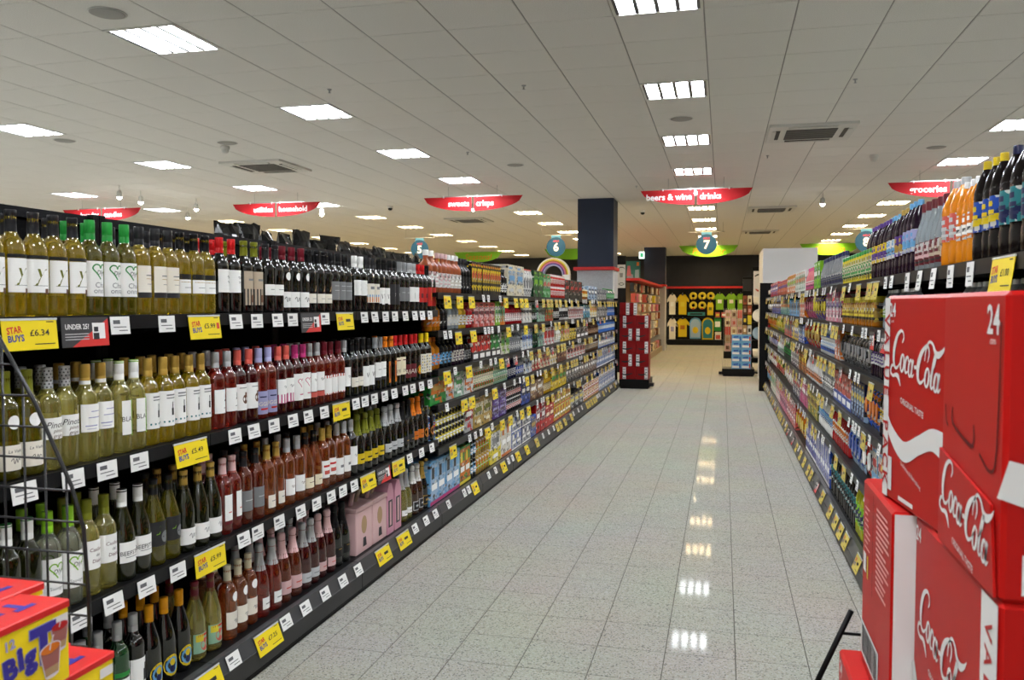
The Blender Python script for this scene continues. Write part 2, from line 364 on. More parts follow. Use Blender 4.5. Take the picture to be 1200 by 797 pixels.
# bright spot lamps hung under the ceiling
SPOT = mat('spot_lamp', (255, 252, 244), .4, emit=150)
def spot(x, y, label):
    t = thing('spot_lamp', label, 'spotlight', (x, y, 0), group='small bright spot lamps')
    ob('stem', MB().lathe([(.008, CEIL - .0005), (.008, CEIL - .1)], WHITE_METAL, 8), t)
    ob('head', MB().lathe([(.0, CEIL - .09), (.035, CEIL - .1), (.045, CEIL - .19), (.05, CEIL - .2), (.046, CEIL - .2), (.04, CEIL - .17), (0, CEIL - .165)], WHITE_METAL, 14), t)
    ob('bulb', MB().lathe([(.028, CEIL - .172), (.036, CEIL - .2), (.026, CEIL - .225), (0, CEIL - .235)], SPOT, 12), t)
for k, (px, py) in enumerate([(140, 232), (165, 238), (230, 246), (220, 256), (377, 252), (555, 246), (964, 240)]):
    a = (px - 600) / F; b_ = -(py - 398.5) / F; cf = math.cos(PIT) + b_ * math.sin(PIT); z = -math.sin(PIT) + b_ * math.cos(PIT)
    X = a * math.cos(YAW) - cf * math.sin(YAW); Y = a * math.sin(YAW) + cf * math.cos(YAW); s = (CEIL - .21 - EYE) / z
    spot(X * s, Y * s, ['leftmost small bright spot lamp above the laundry sign', 'second small bright spot lamp right of the laundry sign', 'higher of two spot lamps left of the utilities sign', 'lower of two spot lamps left of the utilities sign', 'small bright spot lamp right of the utilities sign', 'small bright spot lamp under the sweets sign', 'small bright spot lamp left of the groceries sign'][k])

# ------------------------------------------------------------------ hanging signs
RED_S = mat('sign_red', (186, 36, 42), .5, spec=.2); WH = mat('sign_white', (232, 232, 232), .6, spec=.2); GREEN_S = mat('sign_green', (120, 190, 30), .45); BLUE_S = mat('sign_blue', (32, 74, 108), .5, spec=.2)
def boat(x0, x1, d, W, H, part):
    """outline of one half of a boat-shaped sign between x0 and x1"""
    pts = [(x0, 0)]; n = 14
    for k in range(n + 1):
        x = x0 + (x1 - x0) * k / n; pts.append((x, -H * math.sqrt(max(0, 1 - (abs(x) / (W / 2)) ** 2.1))))
    pts.append((x1, 0)); out = []
    for p in pts:
        if not out or math.hypot(p[0] - out[-1][0], p[1] - out[-1][1]) > 1e-4: out.append(p)
    return out
def aisle_sign(x, y, ztop, left, right):
    W, H = 1.70, .235
    t = thing('aisle_sign', 'red boat-shaped hanging sign reading %s and %s' % (left, right), 'sign', (x, y, ztop), group='red aisle signs')
    for a, b, s in ((-W / 2, -.02, left), (.02, W / 2, right)):
        p = ob('panel', MB().prism(boat(a, b, 0, W, H, 0), -.004, .004, RED_S), t)
        mb = MB(); c = -.35 if a < 0 else .31
        wd = max(q[0] for q in text2d(s, .02)[0]) * .092 / .7
        c = (-.06 - wd) if a < 0 else (.06 + wd)
        put_text(mb, s, WH, lambda u, v: (c + u, -.0055, -.152 + v), h=.092, bold=.03)
        ob('lettering', mb, p)
    ob('rail', MB().box(-.55, .55, -.006, .006, .001, .014, STEEL), t)
    for k in (-.42, .42): ob('wire', MB().tube([(k, 0, .014), (k, 0, CEIL - ztop - .0005)], .003, STEEL, 5), t)
    for k in (-.5, -.08, .08, .5): ob('clip', MB().box(k - .008, k + .008, -.009, .009, -.012, .03, WH), t)
SX, SY = -.442, 13.35
for k, (a, b) in {0: ('beers & wine', 'drinks'), -1: ('sweets', 'crisps'), -2: ('utilities', 'household'), -3: ('laundry', 'candles'), 1: ('groceries', 'groceries')}.items():
    aisle_sign(SX + 3.6 * k + .02, SY, 3.325, a, b)
def number_disc(x, y, n):
    t = thing('aisle_number_disc', 'round blue hanging aisle disc with white number %s' % {'5': 'five', '6': 'six', '7': 'seven', '8': 'eight'}[n], 'sign', (x, y, 2.99), group='aisle number discs')
    R = .24; pts = [(R * math.cos(2 * PI * k / 36), R * math.sin(2 * PI * k / 36)) for k in range(36)]
    d = ob('disc', MB().prism(pts, -.006, .006, BLUE_S), t)
    mb = MB(); put_text(mb, n, WH, lambda u, v: (u, -.0075, -.10 + v), h=.19, bold=.035); put_text(mb, 'AISLE', mat('sign_red', (206, 44, 48), .4), lambda u, v: (u, -.0075, .12 + v), h=.045, bold=.01)
    ob('lettering', mb, d)
    ob('hanger', MB().box(-.12, .12, -.004, .004, .2, .29, mat('sign_sky', (70, 140, 180), .5)), t)
    ob('rail', MB().box(-.42, .42, -.006, .006, .285, .297, STEEL), t)
    for k in (-.38, .38): ob('wire', MB().tube([(k, 0, .297), (k, 0, CEIL - 2.99 - .0005)], .003, STEEL, 5), t)
for k, n in {-2: '5', -1: '6', 0: '7', 1: '8'}.items(): number_disc(SX + 3.6 * k + (0 if k else .05), 20.6, n)
def dept_sign(px, pz, y, s, label, W=1.75):
    x = (px - 841) * y * 1.0 / F / (math.cos(YAW)) * .94
    lo, hi = -30., 30.
    for _ in range(50):
        m = (lo + hi) / 2
        if proj(m, y, 3.1)[0] < px: lo = m
        else: hi = m
    t = thing('department_sign', label, 'sign', (lo, y, pz), group='green department signs')
    p = ob('panel', MB().prism(boat(-W / 2, W / 2, 0, W, .36, 0), -.005, .005, GREEN_S), t)
    mb = MB(); put_text(mb, s, mat('sign_orange', (214, 120, 30), .5), lambda u, v: (u, -.0065, -.27 + v), h=.20, bold=.0, shear=.2); ob('lettering', mb, p)
    ob('rail', MB().box(-.6, .6, -.006, .006, .001, .014, STEEL), t)
    for k in (-.5, .5): ob('wire', MB().tube([(k, 0, .014), (k, 0, CEIL - pz - .0005)], .003, STEEL, 5), t)
dept_sign(560, 3.42, 28.5, 'Seasonal', 'green boat-shaped hanging sign reading Seasonal')
dept_sign(830, 3.44, 27.5, 'Playwear', 'green boat-shaped hanging sign behind the number 7 disc', 1.85)
dept_sign(972, 3.44, 27.5, 'Kitchen', 'green boat-shaped hanging sign reading Kitchen', 1.75)
dept_sign(668, 3.44, 28, '', 'green boat-shaped hanging sign half hidden by the navy column')

# ------------------------------------------------------------------ shelving
LF, LB, RF, RB = -1.86, -2.36, .745, 1.245     # front and back planes of the left and right runs
STRIP = mat('ticket_strip', (24, 24, 26), .35, spec=.2); SHELF_M = mat('shelf_metal', (16, 16, 17), .45, spec=.15); BACK_M = mat('shelf_back', (8, 8, 9), .7, spec=.1)
KICK = mat('kick_plate', (40, 40, 41), .38); CHAN = mat('ticket_channel', (64, 65, 67), .3)
WINE_Z, LEFT_Z, RIGHT_Z, RNEAR_Z = [.17, .62, 1.045, 1.495], [.17, .55, .85, 1.09, 1.355, 1.615], [.17, .55, .86, 1.15, 1.41, 1.665], [.17, .55, .86, 1.15, 1.41, 1.62]
BMESH = {}
def bay(front, back, y0, y1, levels, top, label, kick=None):
    s = 1 if back < front else -1; L = y1 - y0; dep = abs(front - back)
    key = (round(L, 3), tuple(levels), top, round(dep, 3))
    if key not in BMESH:
        M = {}; g = .002
        M['back_panel'] = [(MB().box(-dep - .02, -dep, g, L - g, .17, top, BACK_M).mesh('back_panel'), 0)]
        M['upright'] = [(MB().box(-dep, -dep + .03, -.015 + q * L + (.017 if q == 0 else -.017), .015 + q * L + (.017 if q == 0 else -.017), .17, top + .01, BLACK_METAL).mesh('upright'), 0) for q in (0, 1)]
        M['top_rail'] = [(MB().box(-dep - .022, -dep + .012, g + .04, L - g - .04, top - .03, top + .004, DARK_METAL).mesh('top_rail'), 0)]
        M['base_deck'] = [(MB().box(-dep, -.03, g, L - g, .12, .17, SHELF_M).mesh('base_deck'), 0)]
        b = MB().add([(-.03, g, .17), (-.03, L - g, .17), (-.004, L - g, .17), (-.004, g, .17), (.02, g, .112), (.02, L - g, .112), (-.03, L - g, .112), (-.03, g, .112)],
            [(3, 2, 1, 0), (4, 5, 2, 3), (7, 6, 5, 4), (0, 7, 4, 3), (1, 2, 5, 6)], CHAN)
        M['ticket_channel'] = [(b.mesh('ticket_channel'), 0)]
        M['kick_plate'] = [(MB().bbox(-.02, .024, g, L - g, .034, .112, KICK, .002).mesh('kick_plate'), 0)]
        M['plinth'] = [(MB().box(-dep, .005, g, L - g, 0, .034, BLACK_METAL).mesh('plinth'), 0)]
        M['shelf'] = MB().box(-dep, -.012, g, L - g, -.028, 0, SHELF_M).mesh('shelf')
        M['edge_strip'] = MB().box(-.012, 0, g, L - g, -.042, .003, STRIP).mesh('edge_strip')
        M['bracket'] = MB().prism([(-dep + .03, -.03), (-.08, -.03), (-.08, -.04), (-dep + .03, -.09)], 0, .004, BLACK_METAL).mesh('bracket')
        BMESH[key] = M
    M = BMESH[key]
    t = thing('shelf_unit', label, 'shelving', (front, y0 if s > 0 else y1, 0), 0 if s > 0 else PI, group='supermarket shelving bays')
    for nm in ('back_panel', 'upright', 'top_rail', 'base_deck', 'ticket_channel', 'kick_plate', 'plinth'):
        for me, _ in M[nm]: ob(nm, me, t)
    for z in levels[1:]:
        sh = ob('shelf', M['shelf'], t, (0, 0, z)); ob('edge_strip', M['edge_strip'], sh)
        for q in (.035, L - .039): ob('bracket', M['bracket'], sh, (0, q, 0))
WY = [.16, 1.46, 2.76, 4.06, 5.36]
for k in range(4): bay(LF, LB, WY[k], WY[k + 1], WINE_Z, 1.865, '%s black wine shelving bay from the camera end, left of aisle' % ordw(k + 1))
LY = [5.36 + k for k in range(11)]
for k in range(10): bay(LF, LB, LY[k], LY[k] + 1, LEFT_Z, 1.865, '%s black spirits and beer shelving bay beyond the wine, left side' % ordw(k + 1))
RY = [.6 + k for k in range(16)]
for k in range(15): bay(RF, RB, RY[k], RY[k] + 1, RIGHT_Z, 1.885, '%s black drinks shelving bay from the camera end, right side' % ordw(k + 1))
tag(ob('shelf_end_board', MB().bbox(.64, 1.27, 15.602, 15.64, 0, 1.93, BLACK_METAL, .004)), 'tall black end panel closing the right shelving run', 'panel')
tag(ob('shelf_end_board', MB().bbox(-2.38, -1.865, 15.362, 15.39, 0, 1.66, BLACK_METAL, .004)), 'black end panel closing the left shelving run', 'panel')
# the other face of the left run: only its top shelf shows over the wine
for k in range(6): bay(-2.93, -2.43, 2.1 + 1.3 * k, 3.4 + 1.3 * k, [.17, .62, 1.05, 1.6], 1.86, '%s black bay of the sweets aisle behind the wine shelves' % ordw(k + 1))

# ------------------------------------------------------------------ price tickets
YEL = mat('ticket_yellow', (240, 214, 30), .4); TWHITE = mat('ticket_white', (236, 236, 234), .45); INK = mat('ink', (40, 40, 44), .6); TRED = mat('ticket_red', (206, 52, 48), .45); TBLUE = mat('ticket_blue', (52, 62, 150), .5); TDARK = mat('ticket_dark', (60, 60, 62), .45)
CLEAR = mat('clear_plastic', (200, 204, 206), .15, trans=.0)
TK = {}
def ticket_mesh(kind, w, h, price=None):
    k = (kind, w, h, price)
    if k in TK: return TK[k]
    # local: x out of the shelf, y along it, z up; top edge at z=0
    P = lambda y, z: (lambda u, v: (.0028, y + u, z + v))
    card = MB(); pr = MB(); rect = lambda b, y0, y1, z0, z1, m, x=.0028: b.add([(x, y0, z0), (x, y1, z0), (x, y1, z1), (x, y0, z1)], [(0, 1, 2, 3)], m)
    if kind in ('yellow', 'pale'):
        card.box(0, .002, -w / 2, w / 2, -h, 0, YEL if kind == 'yellow' else mat('ticket_yellow_shaded', (204, 184, 88), .5, spec=.2))  # pale kind: same yellow card, its dim grazing-angle look put into the colour
        put_text(pr, 'STAR', TRED, P(-w * .29, -h * .46), width=w * .27, h=h * .2, bold=.03, rot=.1); put_text(pr, 'BUYS', TBLUE, P(-w * .27, -h * .72), width=w * .29, h=h * .2, bold=.03, rot=.05)
        if price: put_text(pr, price, INK, P(w * .16, -h * .56), width=w * .36, h=h * .2, bold=.01)
        else: rect(pr, w * .02, w * .3, -h * .54, -h * .38, INK)
        rect(pr, w * .06, w * .44, -h * .84, -h * .81, INK); rect(pr, w * .3, w * .44, -h * .14, -h * .11, INK)
        if price == '£5.99 ': rect(pr, w * .37, w * .46, -h * .6, -h * .34, TRED, .0025)
        card.box(-.0005, .0035, -w / 2 - .002, w / 2 + .002, -.006, .0, CLEAR)
    elif kind == 'white':
        card.box(0, .002, -w / 2, w / 2, -h, 0, TWHITE)
        rect(pr, -w * .38, -w * .02, -h * .42, -h * .2, mat('ink_grey', (96, 96, 100), .6)); rect(pr, -w * .38, w * .3, -h * .62, -h * .57, mat('ink_grey', (96, 96, 100), .6)); rect(pr, -w * .1, w * .36, -h * .82, -h * .77, mat('ink_grey', (96, 96, 100), .6))
    else:
        card.box(0, .002, -w / 2, w / 2, -h, 0, TDARK)
        pr.add([(.0024, -w * .3, -h), (.0024, w / 2, -h), (.0024, w / 2, -h * .05)], [(0, 1, 2)], TRED)
        rect(pr, w * .14, w * .42, -h * .75, -h * .2, TWHITE)
        for q, (cy, r) in enumerate(((-.42, .12), (-.66, .16))): rect(pr, w * (.22 - r * .4), w * (.22 + r * .4), h * (cy - r * .7), h * (cy + r * .7), INK, .0031)
        put_text(pr, 'UNDER 25?', TWHITE, P(-w * .18, -h * .4), width=w * .5, h=h * .17, bold=.02)
        for q in (.55, .64, .73): rect(pr, -w * .44, w * .06, -h * (q + .03), -h * q, mat('ticket_line', (190, 190, 190), .5))
    TK[k] = (card.mesh('card'), pr.mesh('print')); return TK[k]
def ticket(side, y, zs, kind, w, h, shelf, price=None, tilt=None, x=None):
    c, p = ticket_mesh(kind, w, h, price)
    nm = {'pale': 'shade-dulled yellow price ticket', 'yellow': 'yellow offer price ticket', 'white': 'small white price ticket', 'dark': 'grey and red under-25 age notice'}[kind]
    txt = '%s %s from near end, %s' % (nth((nm, shelf)), nm, shelf)
    if price: txt = '%s yellow price ticket from near end reading %s, %s' % (CNT and ordw(CNT[(nm, shelf)]), price.strip(), shelf)
    X = (LF + .0015 if side < 0 else RF - .0015) if x is None else x
    t = thing('price_ticket', txt, 'price ticket', (X, y, zs), 0 if side < 0 else PI, group='shelf price tickets')
    t.rotation_euler = (0, -(tilt if tilt is not None else random.uniform(.05, .16)), 0 if side < 0 else PI)
    ob('card', c, t); ob('print', p, t)
SHN = {3: ['bottom wine deck', 'third wine shelf down', 'second wine shelf down', 'top wine shelf'], 0: ['left bottom deck', 'left fifth shelf down', 'left fourth shelf down', 'left third shelf down', 'left second shelf down', 'left top shelf'],
    1: ['right bottom deck', 'right fifth shelf down', 'right fourth shelf down', 'right third shelf down', 'right second shelf down', 'right top shelf']}
TW = {3: ([(33, 'yellow', '£6.34'), (98, 'dark', None), (238, 'yellow', '£5.99 '), (363, 'dark', None), (403, 'yellow', None)], [139, 194, 275, 300, 324, 342, 380, 426, 438, 451, 462, 474, 485, 494, 503]),
    2: ([(222, 'yellow', '£5.49'), (399, 'yellow', None)], [26, 84, 124, 162, 274, 296, 320, 342, 360, 379, 416, 427, 438, 450, 461, 474, 483, 493, 503]),
    1: ([(245, 'yellow', '£5.99'), (430, 'yellow', None), (448, 'dark', None), (466, 'yellow', None)], [56, 92, 131, 170, 207, 284, 301, 326, 351, 370, 387, 401, 414, 479, 493, 505]),
    0: ([(237, 'yellow', None), (310, 'yellow', '£7.25'), (446, 'yellow', None), (470, 'yellow', None)], [270, 332, 355, 378, 399, 417, 484, 497, 508])}
for lv, (big, small) in TW.items():
    z = WINE_Z[lv]; zz = z - .002 if lv else .168; X = LF + .002
    for px, kind, price in big:
        ticket(-1, ypx(px, z, LF), zz if lv else .165, kind, .19, .088, SHN[3][lv], price, x=X if lv else LF + .004, tilt=None if lv else .36)
    for px in small: ticket(-1, ypx(px, z, LF), zz if lv else .165, 'white', .086, .056, SHN[3][lv], x=X if lv else LF + .004, tilt=None if lv else .36)
TLIST = []
def auto_tickets(side, ya, yb, levels, which):
    for lv, z in enumerate(levels):
        y = ya + random.uniform(.05, .2)
        while y < yb:
            k = ('yellow' if side < 0 and y < 8 else 'pale') if random.random() < .5 else 'white'; wd = .07 if k == 'white' else .15  # right-hand and farther yellow cards take the colour with shade painted in
            if random.random() < .06: k, wd = 'dark', .15
            TLIST.append((y + wd / 2, side, (z - .002 if k == 'white' else z - .016) if lv else .165, k, wd, .092 if k != 'white' else .056, SHN[which][lv], None if lv else (LF + .004 if side < 0 else RF - .004), None if lv else .36))
            y += wd + random.choice((.04, .08, .14, .22, .3))
auto_tickets(-1, 5.40, 15.2, LEFT_Z, 0)
auto_tickets(1, 4.0, 15.4, RIGHT_Z, 1)
TLIST.sort(key=lambda q: q[0])
for y, side, z, k, wd, hh, shn, x, tl in TLIST[:215]: ticket(side, y, z, k, wd, hh, shn, x=x, tilt=tl)
FT = MB()
for y, side, z, k, wd, hh, shn, x, tl in TLIST[215:]:
    X = (LF + .0015 if side < 0 else RF - .0015) if x is None else x
    M4 = Matrix.Translation((X, y, z)) @ Matrix.Rotation(0 if side < 0 else PI, 4, 'Z') @ Matrix.Rotation(-(tl or .1), 4, 'Y')
    for me in ticket_mesh(k, wd, hh):
        for p in me.polygons: FT.add([M4 @ me.vertices[i].co for i in p.vertices], [tuple(range(len(p.vertices)))], me.materials[p.material_index])
o = tag(ob('price_tickets', FT), 'many small yellow and white price tickets along the far shelf edges', 'price tickets'); o['kind'] = 'stuff'
for y, k in ((2.55, 'yellow'), (2.87, 'white'), (3.10, 'white'), (3.33, 'white'), (3.55, 'white'), (3.78, 'white')):
    ticket(1, y, 1.663, k, .19 if k == 'yellow' else .075, .1 if k == 'yellow' else .075, 'right top shelf above cola', '£1.00' if k == 'yellow' else None)
# ------------------------------------------------------------------ wine
def glass(name, c, tr): return mat('glass_' + name, c, .08, trans=tr, ior=1.5, spec=.5, coat=.8)
GL = dict(straw=glass('straw', (214, 186, 30), .8), olive=glass('olive', (150, 140, 20), .82), pale=glass('pale', (222, 212, 112), .84), rose=glass('rose', (190, 52, 34), .84), salmon=glass('salmon', (206, 108, 48), .84),
    ruby=glass('ruby', (110, 14, 18), .8), dark=glass('dark', (6, 7, 5), 0.), moss=glass('moss', (46, 50, 10), .8), clear=glass('clear', (216, 220, 196), .92), copper=glass('copper', (160, 62, 30), .8), brownglass=glass('brown', (60, 28, 10), .2))
PROF = dict(
    bordeaux=([(0, .004), (.030, .0), (.0355, .004), (.037, .010), (.037, .185), (.0355, .200), (.030, .214), (.022, .226), (.0165, .238), (.0145, .250), (.0140, .292), (0, .293)], .037, .300),
    burgundy=([(0, .004), (.034, .0), (.0395, .005), (.0405, .012), (.0405, .135), (.039, .155), (.034, .180), (.026, .208), (.019, .232), (.0150, .250), (.0140, .292), (0, .293)], .0405, .300),
    champagne=([(0, .004), (.036, .0), (.0420, .005), (.0430, .014), (.0430, .130), (.041, .155), (.035, .185), (.026, .215), (.019, .245), (.0160, .270), (.0155, .305), (0, .306)], .043, .315))
CAPS = dict(screw=[(.0158, .236), (.0160, .240), (.0160, .257), (.0154, .258), (.0154, .260), (.0160, .261), (.0160, .299), (.0150, .301), (0, .301)], foil=[(.0170, .232), (.0156, .246), (.0150, .288), (.0158, .290), (.0158, .299), (.0146, .301), (0, .301)],
    champ=[(.0300, .203), (.0245, .222), (.0195, .246), (.0170, .268), (.0175, .276), (.0160, .282), (.0185, .292), (.0185, .308), (.015, .316), (0, .317)])
